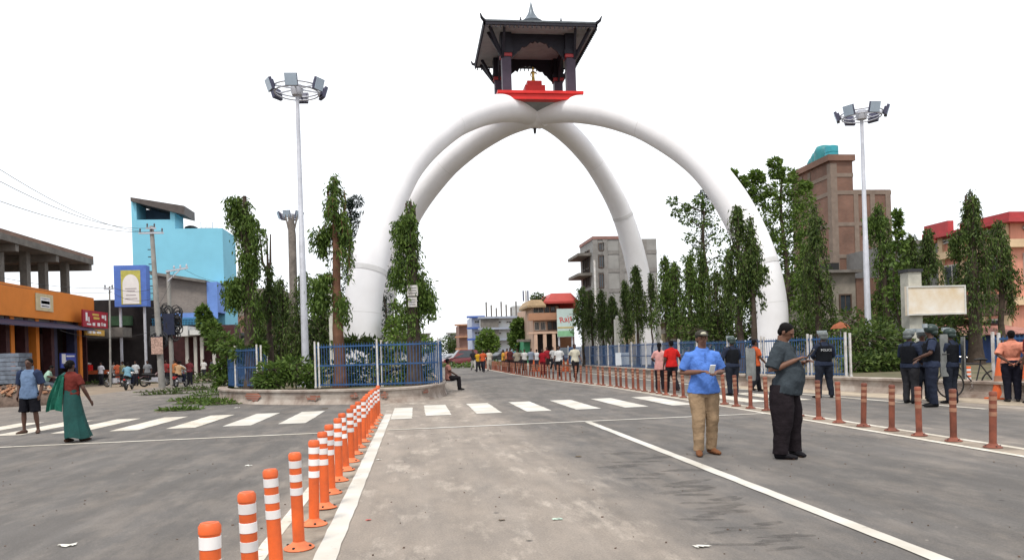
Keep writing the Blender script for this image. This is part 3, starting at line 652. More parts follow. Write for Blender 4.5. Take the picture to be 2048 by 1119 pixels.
# ------------------------------------------------------------ trees and plants
LM_D = leaf_mat('dark_leaf', (.022, .045, .011), (.105, .15, .035))
LM_M = leaf_mat('green_leaf', (.034, .068, .013), (.125, .19, .038))
LM_L = leaf_mat('fresh_leaf', (.05, .095, .016), (.15, .225, .042))
LM_P = leaf_mat('pine_needle', (.012, .024, .018), (.032, .05, .035))
LM_Y = leaf_mat('drying_leaf', (.05, .06, .015), (.14, .15, .045))
M_BARK = mat('dark_bark', (.075, .055, .042), .95, .35, 4, .9, 30)
M_BARKR = mat('reddish_bark', (.15, .075, .045), .95, .3, 3, .9, 30)
M_BARKG = mat('grey_palm_bark', (.19, .165, .145), .95, .3, 3, .9, 18)
NL = 66
def quads(c, d, l, w, flop=.5):
    n = len(c); d = d/np.linalg.norm(d, axis=1, keepdims=True); r = rng.normal(size=(n, 3)); s = np.cross(d, r); s /= np.linalg.norm(s, axis=1, keepdims=True)+1e-9
    l = (l*rng.uniform(.6, 1.25, n))[:, None]; w = (w*rng.uniform(.7, 1.2, n))[:, None]; nn = np.cross(d, s)
    return np.stack([c, c + d*l*.45 + s*w - nn*l*.06, c + d*l, c + d*l*.45 - s*w - nn*l*.06], axis=1)
def ashoka(label, px, y, ztop_py, zlow_py, r, dens=1.0, m=None, bark=None, stubs=2, r0=.13, base=.34, side=None, name='ashoka_tree', group=None, gaps=.25, leaf=.185, sticks=()):
    p = Py(px, ztop_py, y); x = p.x; zt = p.z; zl = Py(px, zlow_py, y).z; m = m or LM_M; bark = bark or M_BARK
    t = thing(name, label, 'tree', (x, y, base), 0, group)
    b = MB(); wob = [Vector((x + .10*noise.noise(Vector((k*.5, px, 0))) , y + .1*noise.noise(Vector((k*.5, px, 7))), base + (zt-base)*k/10)) for k in range(11)]
    b.tube(wob, [r0*(1.15 - .075*k) if k else r0*1.5 for k in range(11)], 10); b.build('trunk', bark, t)
    for k in range(stubs):
        a = random.uniform(0, 6.28); zz = zt - (zt-zl)*random.uniform(.05, .35); o = Vector((x + .05*math.cos(a), y, zz)); L = (zt - zz)*random.uniform(.7, 1.15) + .4
        b = MB(); dx = random.choice((-1, 1))*random.uniform(.06, .28)*min(1, r); L *= random.uniform(.6, 1)
        b.tube([o, o + Vector((dx, .1, .25*L)), o + Vector((dx*1.1, .1, L))], [.06, .05, .035], 7); b.build('cut_stub', bark, t)
    for (ax, ay, tx, ty, sr) in sticks:
        q0, q1 = Py(ax, ay, y), Py(tx, ty, y); b = MB(); b.tube([Vector((x, y, q0.z-.5)), q0, q0.lerp(q1, .5) + Vector((.03, 0, 0)), q1], [sr*1.2, sr*1.1, sr*.9, sr*.75], 7); b.build('cut_stub', bark, t)
    nb = int(30*dens*(zt-zl)/2.2); C, D = [], []; br = MB()
    for k in range(nb):
        f = rng.uniform(0, 1); z = zl + (zt-zl)*f; a = rng.uniform(0, 2*math.pi)
        if noise.noise(Vector((z*.9, math.cos(a)*1.2, px))) < -gaps*1.0 + 0*f: continue
        env = r*(min(1, .22 + 1.5*(1-f)) if f > .5 else 1.0)*(.32 + 1.0*abs(noise.noise(Vector((z*1.1, a*1.3, px*.1)))) + .38*rng.uniform())*(.72 + .75*max(-.6, noise.noise(Vector((z*.55, px*1.7, 3)))) + .28)
        L = rng.uniform(.5, 1.25)*min(1.4, r+.5); out = Vector((math.cos(a), math.sin(a), 0))
        o = Vector((x, y, z + .3)); e = o + out*env; q = [o, o + out*env*.5 + Vector((0,0,.18)), e, e + out*.08 + Vector((0,0,-L*.5)), e + Vector((0,0,-L))]
        br.tube(q, [.022, .018, .012, .009, .004], 4, False)
        P = np.array(q); tt = rng.uniform(.12, 1, NL)*4; i = np.minimum(tt.astype(int), 3); pos = P[i] + (P[i+1]-P[i])*(tt-i)[:, None] + rng.normal(0, .08, (NL, 3))
        dr = np.array([0, 0, -1.0]) + rng.normal(0, .45, (NL, 3)) + np.array(out)*.25; C.append(pos); D.append(dr)
    if side:
        for (spx, spy, L) in side:                # a hanging bough off to one side
            e = Py(spx, spy, y); o = Vector((x, y, e.z-.2)); q = [o, o.lerp(e, .5) + Vector((0,0,.15)), e, e + Vector((0,0,-L*.5)), e + Vector((0,0,-L))]
            for s in range(7):
                sh = Vector((rng.normal(0, .16), rng.normal(0, .2), rng.normal(0, .12))); P = np.array([v + sh for v in q]); n = 130
                tt = rng.uniform(1, 4, n); i = np.minimum(tt.astype(int), 3); C.append(P[i] + (P[i+1]-P[i])*(tt-i)[:, None] + rng.normal(0, .08, (n, 3))); D.append(np.array([0, 0, -1.0]) + rng.normal(0, .45, (n, 3)))
            br.tube(q, [.04, .03, .02, .012, .005], 5, False)
    if br.v: br.build('branch', bark, t)
    if C: 
        C, D = np.concatenate(C), np.concatenate(D); leafmesh('crown', quads(C, D, leaf, leaf*.16), m, t)
    return t
def clump_leaves(cs, rad, n, l=.2, w=.05):
    C, D = [], []
    for c, r_ in zip(cs, rad):
        k = n; v = rng.normal(size=(k, 3)); v /= np.linalg.norm(v, axis=1, keepdims=True); q = v*(rng.uniform(.15, 1, k)**.5)[:, None]*np.array(r_); C.append(np.array(c) + q); D.append(v + np.array([0, 0, -.35]) + rng.normal(0, .5, (k, 3)))
    return quads(np.concatenate(C), np.concatenate(D), l, w)
def broad(label, px, y, clumps, m, n=90, r0=.14, base=.34, l=.22, w=.06, name='broadleaf_tree', group=None, forks=None):
    """clumps: (px, py, radius, depth offset)"""
    p0 = Py(px, 700, y); x = p0.x; t = thing(name, label, 'tree', (x, y, base), 0, group); pts = [(Py(a, c, y+d), rr) for a, c, rr, d in clumps]
    zt = max(p.z for p, r_ in pts); b = MB(); spine = [Vector((x + .15*math.sin(k*.9+px), y, base + (zt-base)*.92*k/9)) for k in range(10)]
    b.tube(spine, [r0*(1.2-.1*k) for k in range(10)], 8); b.build('trunk', M_BARK, t)
    br = MB()
    for p, r_ in pts:
        o = min(spine[2:], key=lambda s: abs(s.z - (p.z - .45*(Vector((p.x-x, p.y-y))).length - .1))); br.tube([o, o.lerp(p, .5) + Vector((0, 0, .12)), p], [.045, .03, .012], 5, False)
    br.build('branch', M_BARK, t)
    leafmesh('crown', clump_leaves([p for p, r_ in pts], [(r_*1.1, r_*1.1, r_*.85) for p, r_ in pts], n, l, w), m, t); return t
def pine(label, px, y, top, low, r, side=0, name='pine_tree'):
    p = Py(px, top, y); zl = Py(px, low, y).z; x = p.x; t = thing(name, label, 'tree', (x, y, .34)); b = MB(); b.tube([(x, y, .34), (x, y, p.z)], [.14, .03], 8); b.build('trunk', M_BARK, t)
    C, D = [], []; br = MB(); nw = 11
    for k in range(nw):
        z = zl + (p.z-zl)*k/(nw-1); rr = r*(1.05 - .75*k/nw)
        for j in range(6):
            a = j*1.047 + k*.5 + rng.normal(0, .15); L = rr*rng.uniform(.6, 1.15); o = Vector((x, y, z)); d = Vector((math.cos(a), math.sin(a), .22)); e = o + d*L; br.tube([o, e], [.03, .012], 4, False)
            n = 60; tt = rng.uniform(.35, 1, n)**.7; C.append(np.array(o) + np.outer(tt, np.array(e-o)) + rng.normal(0, .06, (n, 3))); D.append(np.array(d)*.8 + rng.normal(0, .5, (n, 3)) + np.array([0, 0, .3]))
    br.build('branch', M_BARK, t); leafmesh('crown', quads(np.concatenate(C), np.concatenate(D), .22, .03), LM_P, t); return t
def heap(name, label, cs, m, n, l=.22, w=.045, cat='branches', kind=None, twigs=6, group=None):
    c0 = Vector(cs[0][0]); t = thing(name, label, cat, (c0.x, c0.y, 0), 0, group); br = MB()
    for c, r_ in cs:
        for k in range(twigs):
            a = rng.uniform(0, 6.28); v = Vector((math.cos(a)*r_[0], math.sin(a)*r_[1], rng.uniform(-.2, .8)*r_[2])); c_ = Vector(c); br.tube([c_ - v*.9, c_ + Vector((0, 0, r_[2]*.3)), c_ + v], [.025, .02, .006], 4, False)
    br.build('twig', M_BARK, t)
    arr = clump_leaves([c for c, r_ in cs], [r_ for c, r_ in cs], n, l, w); arr[:, :, 2] = np.maximum(arr[:, :, 2], .012 + rng.uniform(0, .02, arr.shape[:2])); leafmesh('foliage', arr, m, t); return t
G_L = 'pruned trees on the left island'; G_R = 'trees behind the right fence'
ashoka('tall pruned ashoka tree nearest the blue building, drooping bough on its left', 493, 29.5, 425, 668, .5, .85, LM_M, None, 0, .24, group=G_L, sticks=[(488, 470, 489, 392, .10), (474, 440, 477, 392, .045), (470, 430, 461, 400, .04), (502, 480, 505, 438, .04), (510, 490, 517, 442, .04)], side=[(472, 572, .9), (478, 560, .8), (480, 440, .5), (470, 412, .4), (510, 450, .8), (508, 520, .7)], gaps=.3)
ashoka('almost bare pruned tree with three upright sticks right of the tallest left tree', 536, 31, 545, 640, .3, .9, LM_D, None, 0, .13, group=G_L)
p = Py(536, 548, 31)
bt = [x for x in bpy.data.objects if x.name.startswith('ashoka_tree')][-1]
for dx, top in ((-.22, 468), (.0, 470), (.12, 468)):
    q = Py(536, top, 31); b = MB(); b.tube([(p.x, 31, p.z), (p.x+dx*.9, 31, p.z+.5), (p.x+dx*1.2, 31, q.z)], [.06, .045, .025], 6); b.build('cut_stub', M_BARK, bt)
p = Py(582, 440, 40); t = thing('palm_trunk', 'thick bare grey palm trunk with its crown cut off', 'tree', (p.x, 40, .38)); b = MB()
b.tube([(p.x, 40, .38), (p.x, 40, 3), (p.x+.03, 40, p.z-.8), (p.x, 40, p.z)], [.26, .21, .2, .16], 14); b.build('trunk', M_BARKG, t)
for dx in (-.25, .3, .1, -.1):
    b = MB(); b.tube([(p.x+dx*.5, 40, p.z-.5), (p.x+dx, 40, p.z+.1), (p.x+dx*1.1, 40, p.z+.3)], [.05, .04, .015], 6); b.build('frond_stub', M_BARKG, t)
for px, y, tp, lo, r_, lab in ((560, 37, 575, 745, .75, 'dark leafy tree low behind the bare stick tree'), (603, 36, 560, 740, .8, 'dense dark tree just left of the tall lamp mast'), (640, 37, 585, 745, .7, 'dense dark tree just right of the tall lamp mast'), (575, 44, 600, 740, 1.1, 'dark bushy tree at the foot of the palm trunk'), (520, 44, 600, 745, .8, 'dark tree behind the leftmost ashoka trunk')):
    ashoka(lab, px, y, tp, lo, r_, 1.25, LM_D, None, 2, .12, group=G_L, gaps=.45)
ashoka('tall leafy pruned tree with reddish trunk close by the left tusk', 668, 27.4, 376, 540, .46, 1.0, LM_M, M_BARKR, 0, .20, group=G_L, side=[(643, 555, 1.2), (638, 575, .8), (686, 600, .75), (640, 470, .6), (690, 440, .8)], gaps=.22, sticks=[(658, 420, 654, 382, .04), (690, 420, 688, 380, .03)])
broad('dark pine tree showing between the leafy tree and the left tusk', 704, 46, [(712, 403, .4, 0), (698, 408, .25, 0), (701, 430, .35, 0), (724, 440, .65, 0), (718, 462, .7, 0), (704, 478, .5, 0), (690, 478, .3, 0), (708, 505, .7, 0), (697, 530, .5, 0), (706, 560, .7, 0), (692, 590, .6, 0), (708, 610, .7, 0)], LM_P, 330, .14, l=.24, w=.03, name='pine_tree')
b_ = ashoka('pruned ashoka tree with small sign plates in front of the left tusk', 820, 27.3, 428, 672, .42, .85, LM_M, None, 0, .26, group=G_L, gaps=.2, side=[(802, 440, .5), (800, 480, .9), (848, 560, 1.1), (853, 590, .7), (798, 540, .6)], sticks=[(813, 440, 812, 406, .05), (820, 440, 821, 402, .05), (828, 450, 829, 412, .04)])
p0, p1 = Py(815, 570, 27.3), Py(836, 590, 27.3)
for k, (a, c, lab) in enumerate(((570, 591, 'upper white plate nailed to the tree in front of the left tusk'), (594, 613, 'lower white plate nailed to the tree in front of the left tusk'))):
    q0, q1 = Py(814 + 2*k, a, 26.95), Py(836 - 2*k, c, 26.95); t = thing('sign_plate', lab, 'sign', ((q0.x+q1.x)/2, 26.95, q1.z)); b = MB(); b.box(q0.x, q1.x, 26.94, 26.96, q1.z, q0.z); b.build('plate', M_WPOST, t)
    b = MB()
    for i in range(3): zz = q1.z + (q0.z-q1.z)*(.25 + .25*i); b.box(q0.x+.04, q1.x-.05, 26.932, 26.938, zz-.012, zz+.012)
    b.build('lettering', mat('dark_print', (.12, .12, .13)), t)
ashoka('small leafy sapling between the left tusk and the sign tree', 790, 34, 612, 690, .42, 1.2, LM_L, None, 0, .07, group=G_L)
broad('thin dark pine just right of the left tusk base', 770, 47, [(775, 515, .22, 0), (772, 540, .35, 0), (775, 562, .4, 0), (770, 590, .4, 0), (774, 615, .35, 0), (768, 640, .4, 0), (772, 665, .45, 0)], LM_P, 170, .08, l=.22, w=.03, name='pine_tree')
# bushes and fallen boughs within the left island
heap('shrub', 'low leafy plants filling the gap in the left blue fence', [((Py(550, 745, 27.5)), (.7, .6, .45)), (Py(590, 740, 27.8), (.7, .6, .5)), (Py(625, 750, 27.4), (.4, .5, .4)), (Py(535, 762, 27.2), (.5, .4, .3))], LM_M, 420, cat='shrub')
heap('shrub', 'dark shrubs at the foot of the leafy tree by the left tusk', [(Py(690, 745, 28.5), (.9, .7, .5)), (Py(735, 740, 28.5), (.8, .7, .6)), (Py(790, 745, 28), (.9, .7, .5)), (Py(830, 745, 28), (.6, .7, .5))], LM_D, 380, cat='shrub')
heap('fallen_bough', 'fallen leafy bough arching behind the fence before the left tusk', [(Py(690, 690, 29), (.5, .4, .22)), (Py(715, 682, 29), (.6, .4, .2)), (Py(745, 690, 29), (.5, .4, .25)), (Py(765, 712, 29), (.45, .4, .3))], LM_D, 260)
heap('shrub', 'pale green bush behind the sign tree on the island nose', [(Py(800, 680, 31), (.6, .6, .5)), (Py(845, 690, 31), (.5, .5, .35)), (Py(785, 655, 33), (.35, .4, .5))], LM_L, 260, cat='shrub')
# felled crown lying at the left of the island and the litter on the road
cs = [(Py(406, 625, 34), (.22, .3, .3)), (Py(412, 645, 34), (.34, .4, .35)), (Py(424, 660, 33), (.38, .4, .38)), (Py(440, 682, 32), (.5, .5, .4)), (Py(465, 695, 31), (.55, .5, .35)), (Py(490, 705, 30), (.5, .4, .35)), (Py(448, 735, 32), (.45, .5, .35)), (Py(455, 765, 31.5), (.5, .5, .25)), (Py(512, 695, 29.6), (.4, .4, .35))]
heap('felled_tree_crown', 'big felled tree crown leaning over the left end of the blue fence', cs, LM_M, 520, .22, .045, 'felled tree')
cs = [(Pz(405, 806), (1.0, .7, .12)), (Pz(440, 808), (.8, .6, .16)), (Pz(360, 820), (.7, .4, .06)), (Pz(430, 790), (1.2, .9, .2)), (Pz(385, 800), (.9, .9, .08))]
heap('leaf_litter', 'green branches strewn on the road in front of the left island corner', cs, LM_M, 420, .17, .035)
cs = [(Pz(355, 782), (2.2, .7, .10)), (Pz(400, 778), (2.0, 1.0, .2)), (Pz(330, 788), (1.2, .5, .05))]
heap('leaf_litter', 'strip of cut green twigs on the road farther left behind the island corner', cs, LM_D, 420, .17, .035)
cs = [(Pz(325, 765), (2.6, 1.2, .45)), (Pz(385, 765), (2.2, 1.3, .7)), (Pz(425, 765), (1.8, 1.2, .9)), (Pz(225, 767), (2.6, .9, .35)), (Pz(285, 766), (1.8, .9, .3))]
heap('leaf_litter', 'heap of cut branches along the far side of the left street', cs, LM_D, 500, .24, .05)
cs = [(Pz(905, 733), (2.2, 1.4, .5)), (Pz(930, 735), (1.6, 1.2, .5)), (Pz(885, 731), (1.6, 1.4, .4)), (Pz(990, 730), (1.4, 1.2, .4))]
heap('branch_barricade', 'felled branches dragged across the far road beyond the crowd', cs, LM_M, 420, .3, .07)
# right-hand side
for px, y, tp, lo, r_, lab in ((1163, 51, 585, 682, .62, 'leftmost small ashoka of the row behind the long right fence'), (1182, 50, 590, 682, .62, 'second small ashoka in the row behind the long right fence'), (1204, 49, 592, 685, .62, 'third small ashoka in the row behind the long right fence'), (1224, 48, 605, 690, .5, 'small dark ashoka just left of the cream pillar')):
    ashoka(lab, px, y, tp, lo - 14, r_*1.1, 1.2, LM_M if px % 2 else LM_D, None, 1, .09, group=G_R, gaps=.4)
ashoka('narrow ashoka just right of the cream pillar', 1250, 45, 575, 680, .42, 1.3, LM_D, None, 1, .09, group=G_R, gaps=.35)
ashoka('pointed ashoka standing left of the far right tusk', 1272, 43, 546, 655, .55, 1.4, LM_D, None, 0, .09, group=G_R, gaps=.4)
ashoka('thin hanging ashoka in front of the far right tusk', 1300, 42, 560, 645, .3, .8, LM_D, None, 0, .06, group=G_R)
for px, y, tp, lo, r_, lab in ((1330, 39, 528, 680, .62, 'ashoka with two bare tips right of the far right tusk'), (1350, 38, 540, 690, .55, 'ashoka second to the right of the far right tusk'), (1378, 37, 530, 690, .6, 'dark ashoka with thin upright stick above the couple'), (1402, 38, 520, 690, .6, 'dark ashoka left of the broad sparse tree'), (1432, 36, 560, 690, .7, 'dark ashoka above the head of the man in blue'), (1460, 40, 560, 680, .8, 'dark ashoka behind the one crossing the near right tusk')):
    ashoka(lab, px, y, tp, lo - 28, r_*1.05, 1.25, LM_M if px % 4 == 2 else LM_D, None, 2, .12, group=G_R, gaps=.4)
ashoka('thick leafy ashoka hanging across the near right tusk', 1474, 30, 432, 630, .55, 1.3, LM_D, None, 1, .14, group=G_R, gaps=.35)
ashoka('leafy ashoka right beside it, crossing the near right tusk', 1502, 29.5, 455, 610, .4, 1.2, LM_D, None, 1, .13, group=G_R, gaps=.4, side=[(1518, 540, .6)])
cl = [(1345, 402, .3, 0), (1352, 425, .3, 0), (1372, 440, .35, 0), (1384, 420, .35, .5), (1398, 400, .35, 0), (1372, 415, .25, 0), (1400, 450, .5, 0), (1425, 440, .5, 0), (1380, 475, .4, 0), (1420, 490, .6, 0), (1392, 505, .5, 0), (1440, 470, .5, 0), (1430, 530, .6, 0), (1400, 545, .6, 0), (1375, 520, .35, 0), (1450, 510, .5, 0), (1415, 415, .35, 0)]
broad('sparse broadleaf tree with airy crown left of the near right tusk', 1418, 46, cl, LM_M, 110, .16, group=G_R)
broad('dark pine tip poking up behind the near right tusk', 1408, 49, [(1408, 388, .3, 0), (1405, 402, .45, 0), (1412, 418, .5, 0), (1402, 440, .5, 0), (1412, 460, .6, 0), (1400, 490, .5, 0)], LM_P, 240, .1, l=.22, w=.03, name='pine_tree')
cl = [(1464, 348, .28, 0), (1485, 362, .3, 0), (1497, 380, .4, 0), (1516, 356, .4, 0), (1519, 385, .5, 0), (1549, 325, .35, 0), (1553, 345, .4, 0), (1575, 350, .5, 0), (1560, 380, .7, 0), (1590, 375, .6, 0), (1540, 400, .7, 0), (1575, 415, .8, 0), (1605, 400, .7, 0), (1530, 430, .7, 0), (1560, 450, .9, 0), (1600, 450, .9, 0), (1545, 490, .8, 0), (1585, 500, 1.0, 0), (1615, 480, .8, 0), (1570, 550, 1.0, 0), (1605, 560, .9, 0), (1590, 600, .8, 0), (1530, 470, .8, 1), (1555, 520, 1.0, 1), (1580, 475, 1.0, 1), (1610, 520, 1.0, 1), (1600, 430, .8, 1), (1620, 560, .9, 1), (1570, 590, 1.0, 1), (1540, 560, .8, 1), (1612, 372, .3, 0), (1500, 400, .5, 0), (1510, 350, .3, 0)]
broad('tall broadleaf tree with bright ragged crown right of the near right tusk', 1575, 44, cl, LM_L, 360, .2, group=G_R, l=.22, w=.06)
ashoka('dark columnar ashoka in front of the tall brick building', 1630, 33, 430, 640, .75, 1.3, LM_D, None, 0, .14, group=G_R, gaps=.4)
ashoka('columnar ashoka left of it, behind the near right tusk base', 1612, 38, 500, 650, .6, 1.2, LM_M, None, 0, .12, group=G_R, gaps=.35)
ashoka('leafy ashoka with bare top sticks right of the right lamp mast', 1762, 33.5, 425, 660, .8, 1.25, LM_M, None, 3, .25, group=G_R, gaps=.25, side=[(1742, 440, .7), (1792, 560, .7)])
broad('slim tree with a curled tip right of the lamp mast tree', 1797, 29, [(1793, 428, .12, 0), (1796, 445, .1, 0), (1797, 465, .14, 0), (1800, 490, .25, 0), (1796, 520, .35, 0), (1805, 550, .4, 0), (1795, 580, .4, 0), (1800, 610, .35, 0)], LM_M, 130, .06, group=G_R)
ashoka('dark ashoka behind the pillar of the signboard, left one', 1818, 33, 478, 640, .5, 1.4, LM_D, None, 0, .1, group=G_R, gaps=.4)
ashoka('dark ashoka behind the signboard, right one', 1855, 33, 475, 575, .55, 1.4, LM_D, None, 0, .1, group=G_R, gaps=.4)
ashoka('big leafy ashoka with bare spikes on top right of the signboard', 1942, 28.7, 400, 625, 1.0, 1.6, LM_D, None, 3, .25, group=G_R, gaps=.35, side=[(1912, 470, .8)])
ashoka('shorter ashoka at the right, beside the one with bare spikes', 1998, 29.5, 460, 610, .65, 1.5, LM_D, None, 0, .13, group=G_R, gaps=.35)
heap('hedge', 'dark overgrown hedge behind the right lamp mast and police', [(Py(1720+k*18, 690 - 8*math.sin(k), 26+.3*k), (.7, .6, .9)) for k in range(5)] + [(Py(1720+k*22, 730, 25.5), (.7, .5, .4)) for k in range(5)], LM_D, 420, .2, .05, 'hedge')
heap('hedge', 'dark shrubs behind the blue fence below the near right tusk', [(Py(1400+k*26, 668 + 6*math.sin(k*2), 36), (1.0, .8, .9)) for k in range(11)], LM_D, 330, .22, .055, 'hedge')
heap('shrub', 'bush below the tall brick building, left of the right lamp mast', [(Py(1668, 655, 34), (1.0, .8, .9)), (Py(1700, 650, 33), (.9, .8, .9)), (Py(1690, 690, 32), (1.0, .8, .8)), (Py(1730, 660, 33), (.8, .8, .9))], LM_M, 330, cat='shrub')
heap('shrub', 'green undergrowth behind the signboard and helmets', [(Py(1830+k*20, 660, 29.5), (.6, .6, .6)) for k in range(5)], LM_D, 300, cat='shrub')
# far trees
for lab, px, y, cl, mm in (('rounded green street tree before the white and blue building', 975, 118, [(964, 680, .9, 0), (975, 668, 1.0, 0), (986, 680, .9, 0), (975, 688, 1.2, 0), (964, 693, 1.0, 0), (986, 693, 1.0, 0)], LM_L), ('dull green tree left of the red-roofed house', 1035, 100, [(1033, 652, .7, 0), (1038, 644, .6, 0), (1036, 664, .9, 0), (1030, 676, .9, 0), (1042, 672, .8, 0), (1036, 686, 1.0, 0)], LM_M), ('distant trees at the end of the road', 900, 165, [(890, 690, 2.2, 0), (903, 683, 2.2, 0), (912, 690, 2, 0), (896, 698, 2.5, 0)], LM_D), ('palm-like plant growing on the roof terrace of the red-roofed house', 1075, 94, [(1075, 592, .5, 0), (1083, 594, .5, 0), (1068, 595, .4, 0)], LM_D)):
    if 'roof' in lab and 'palm' in lab: broad(lab, px, y, cl, mm, 120, .1, Py(1075, 604, 94).z, .35, .08, 'roof_plant')
    else: broad(lab, px, y, cl, mm, 380, .3, 0, .45, .14)
# ------------------------------------------------------------ buildings
M_GLZ = mat('window_glass', (.035, .045, .055), .12, .2, spec=.6)
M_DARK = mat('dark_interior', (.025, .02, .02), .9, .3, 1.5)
M_SHUT = mat('maroon_shutter', (.065, .022, .024), .7, .25, 3)
M_WFRM = mat('window_frame_paint', (.5, .48, .44), .6)
M_DFRM = mat('dark_window_frame', (.09, .06, .045), .6)
def bld(label, x, y, cat='building', name='building', group=None): return thing(name, label, cat, (x, y, 0), 0, group)
def pbox(t, name, m, *bx_, label=None):
    b = MB()
    for q in bx_: b.box(*q)
    o = b.build(name, m, t)
    if label: o['label'] = label
    return o
def window(t, face, at, u0, u1, z0, z1, fm=None, gm=None, mull=1):
    """face '-y' at plane y=at spanning x; '-x' or '+x' at plane x=at spanning y"""
    fm = fm or M_WFRM; gm = gm or M_GLZ; s = {'-y': -1, '-x': -1, '+x': 1}[face]
    def bb(b, a, c, e, f_, d0, d1):
        lo, hi = sorted((at + s*d0, at + s*d1))
        if face == '-y': b.box(a, c, lo, hi, e, f_)
        else: b.box(lo, hi, a, c, e, f_)
    w_ = .09; b = MB()
    bb(b, u0-w_, u0, z0-w_, z1+w_, .003, .1); bb(b, u1, u1+w_, z0-w_, z1+w_, .003, .1); bb(b, u0, u1, z0-w_, z0, .003, .13); bb(b, u0, u1, z1, z1+w_, .003, .1)
    for k in range(mull): u = u0 + (u1-u0)*(k+1)/(mull+1); bb(b, u-.03, u+.03, z0, z1, .02, .07)
    f = b.build('window', fm, t); b = MB(); bb(b, u0, u1, z0, z1, .003, .03); b.build('pane', gm, f); return f
# --- orange shop building with an open concrete frame above, left edge
M_CFRM = mat('raw_concrete_frame', (.17, .155, .14), .95, .25, 1.5, .4, 15)
M_BRK = brick_mat('raw_brick', (.24, .125, .085), (.19, .10, .07), (.22, .18, .15))
M_ORNG = mat('orange_wall_paint', (.68, .21, .03), .75, .07, .9)
M_NAVY = mat('navy_sheet', (.035, .035, .08), .6, .2)
xs = -25.1
def Z(px, py): return Px(px, py, xs).z
def Yx(px, py): return Px(px, py, xs).y
ye = Px(188, 610, xs+.25).y - .1; yes = Px(187, 520, xs+1.0).y; ys0 = 33.0
zt = Px(188, 513, xs+1).z; zs = Px(188, 526, xs+1).z; zo = Z(188, 597); zo0 = Z(188, 648)
t = bld('two storey orange shop building with bare concrete columns and open top floor', xs, 44)
pbox(t, 'slab', M_CFRM, (xs-11, xs+1.0, ys0, yes, zs-.15, zs+.25))
pbox(t, 'parapet', M_BRK, (xs+.75, xs+1.0, ys0, yes, zs+.252, zt), (xs-11, xs+.748, yes-.25, yes, zs+.252, zt))
pbox(t, 'beam', M_CFRM, *[(xs-11, xs+.9, y-.2, y+.2, zs-.6, zs-.152) for y in np.linspace(ys0+1, yes-.3, 6)])
ycs = [Yx(p, 560) - .3 for p in (14, 66, 101, 143)]
for y in ycs + [ys0+2.5]: pbox(t, 'column', M_CFRM, (xs-.55, xs-.1, y-.25, y+.25, zo, zs-.15))
for y in np.linspace(ys0+1, yes-1, 5): pbox(t, 'column', M_CFRM, (xs-10.6, xs-10.2, y-.2, y+.2, zo, zs-.15))
pbox(t, 'floor_slab', M_CFRM, (xs-11, xs-.002, ys0, ye, zo0-.2, zo0+.1))
pbox(t, 'orange_parapet', M_ORNG, (xs, xs+.25, ys0, ye+.1, zo0, zo), (xs-11, xs-.003, ye-.1, ye+.1, zo0+.102, zo))
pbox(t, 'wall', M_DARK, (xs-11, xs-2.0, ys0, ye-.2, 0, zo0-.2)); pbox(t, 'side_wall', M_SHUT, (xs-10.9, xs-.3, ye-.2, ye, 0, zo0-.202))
n = 0
for px, mm in ((14, M_SHUT), (24, M_ORNG), (52, M_SHUT), (74, M_ORNG), (104, M_SHUT), (110, M_NAVY), (150, M_NAVY), (160, M_ORNG)):
    y = Yx(px, 690); pbox(t, 'pillar', mm, (xs-.5, xs+.06, y-.22, y+.22, 0, zo0))
for y0, y1 in ((ys0+1, Yx(20, 690)-.5), (Yx(30, 690), Yx(48, 690)), (Yx(80, 690), Yx(100, 690)), (Yx(114, 690), Yx(146, 690))): pbox(t, 'shop_shutter', M_SHUT if n % 2 else M_NAVY, (xs-1.2, xs-1.1, y0, y1, 0, zo0-.9)); n += 1
b = MB(); za = zo0 - .5
b.add([(xs, ys0, za+.35), (xs+1.6, ys0, za-.15), (xs+1.6, Yx(150, 660), za-.15), (xs, Yx(150, 660), za+.35), (xs, ys0, za+.29), (xs+1.6, ys0, za-.21), (xs+1.6, Yx(150, 660), za-.21), (xs, Yx(150, 660), za+.29)], [(0,1,2,3), (7,6,5,4), (0,4,5,1), (1,5,6,2), (2,6,7,3), (3,7,4,0)])
b.build('awning', M_NAVY, t)
def sign(label, x, y0, y1, z0, z1, m, parts_, face='+x', th=.1):
    t2 = thing('shop_sign', label, 'sign', (x, (y0+y1)/2, z0)); b = MB(); b.box(x, x+th, y0, y1, z0, z1); b.build('board', m, t2)
    for nm, mm, rects in parts_:
        b = MB()
        for (u0, u1, v0, v1) in rects:
            b.box(x+th+.002, x+th+.012, y0+(y1-y0)*u0, y0+(y1-y0)*u1, z0+(z1-z0)*v0, z0+(z1-z0)*v1)
        b.build(nm, mm, t2)
    return t2
M_LETW = mat('white_lettering', (.75, .72, .72), .6, .05); M_LETY = mat('yellow_lettering', (.62, .42, .09), .6, .05)
r_ = random.Random(3)
y0, y1 = Yx(137, 640), Yx(189, 640)
sign('red shop sign with white and yellow lettering on the corner of the orange building', xs+.9, y0, y1, Z(160, 655), Z(160, 622), mat('red_sign_board', (.38, .02, .035), .5, .15), [('lettering', M_LETW, [(.1, .17, .35, .85), (.2, .24, .3, .6), (.14, .3, .12, .22), (.36, .46, .1, .28), (.55, .66, .1, .3), (.72, .76, .12, .34), (.8, .9, .12, .3), (.74, .84, .6, .8), (.86, .92, .5, .82)]), ('headline', M_LETY, [(.36, .62, .72, .84), (.4, .64, .5, .64)])])
y0, y1 = Yx(142, 666), Yx(182, 666)
sign('small yellow hanging sign just under the red shop sign', xs+.9, y0, y1, Z(160, 671), Z(160, 659), mat('yellow_sign_board', (.60, .36, .08), .6, .2, 6), [('lettering', M_LETW, [(.1, .3, .3, .7), (.36, .5, .3, .7), (.58, .8, .35, .7)])])
y0, y1 = Yx(62, 605), Yx(97, 605)
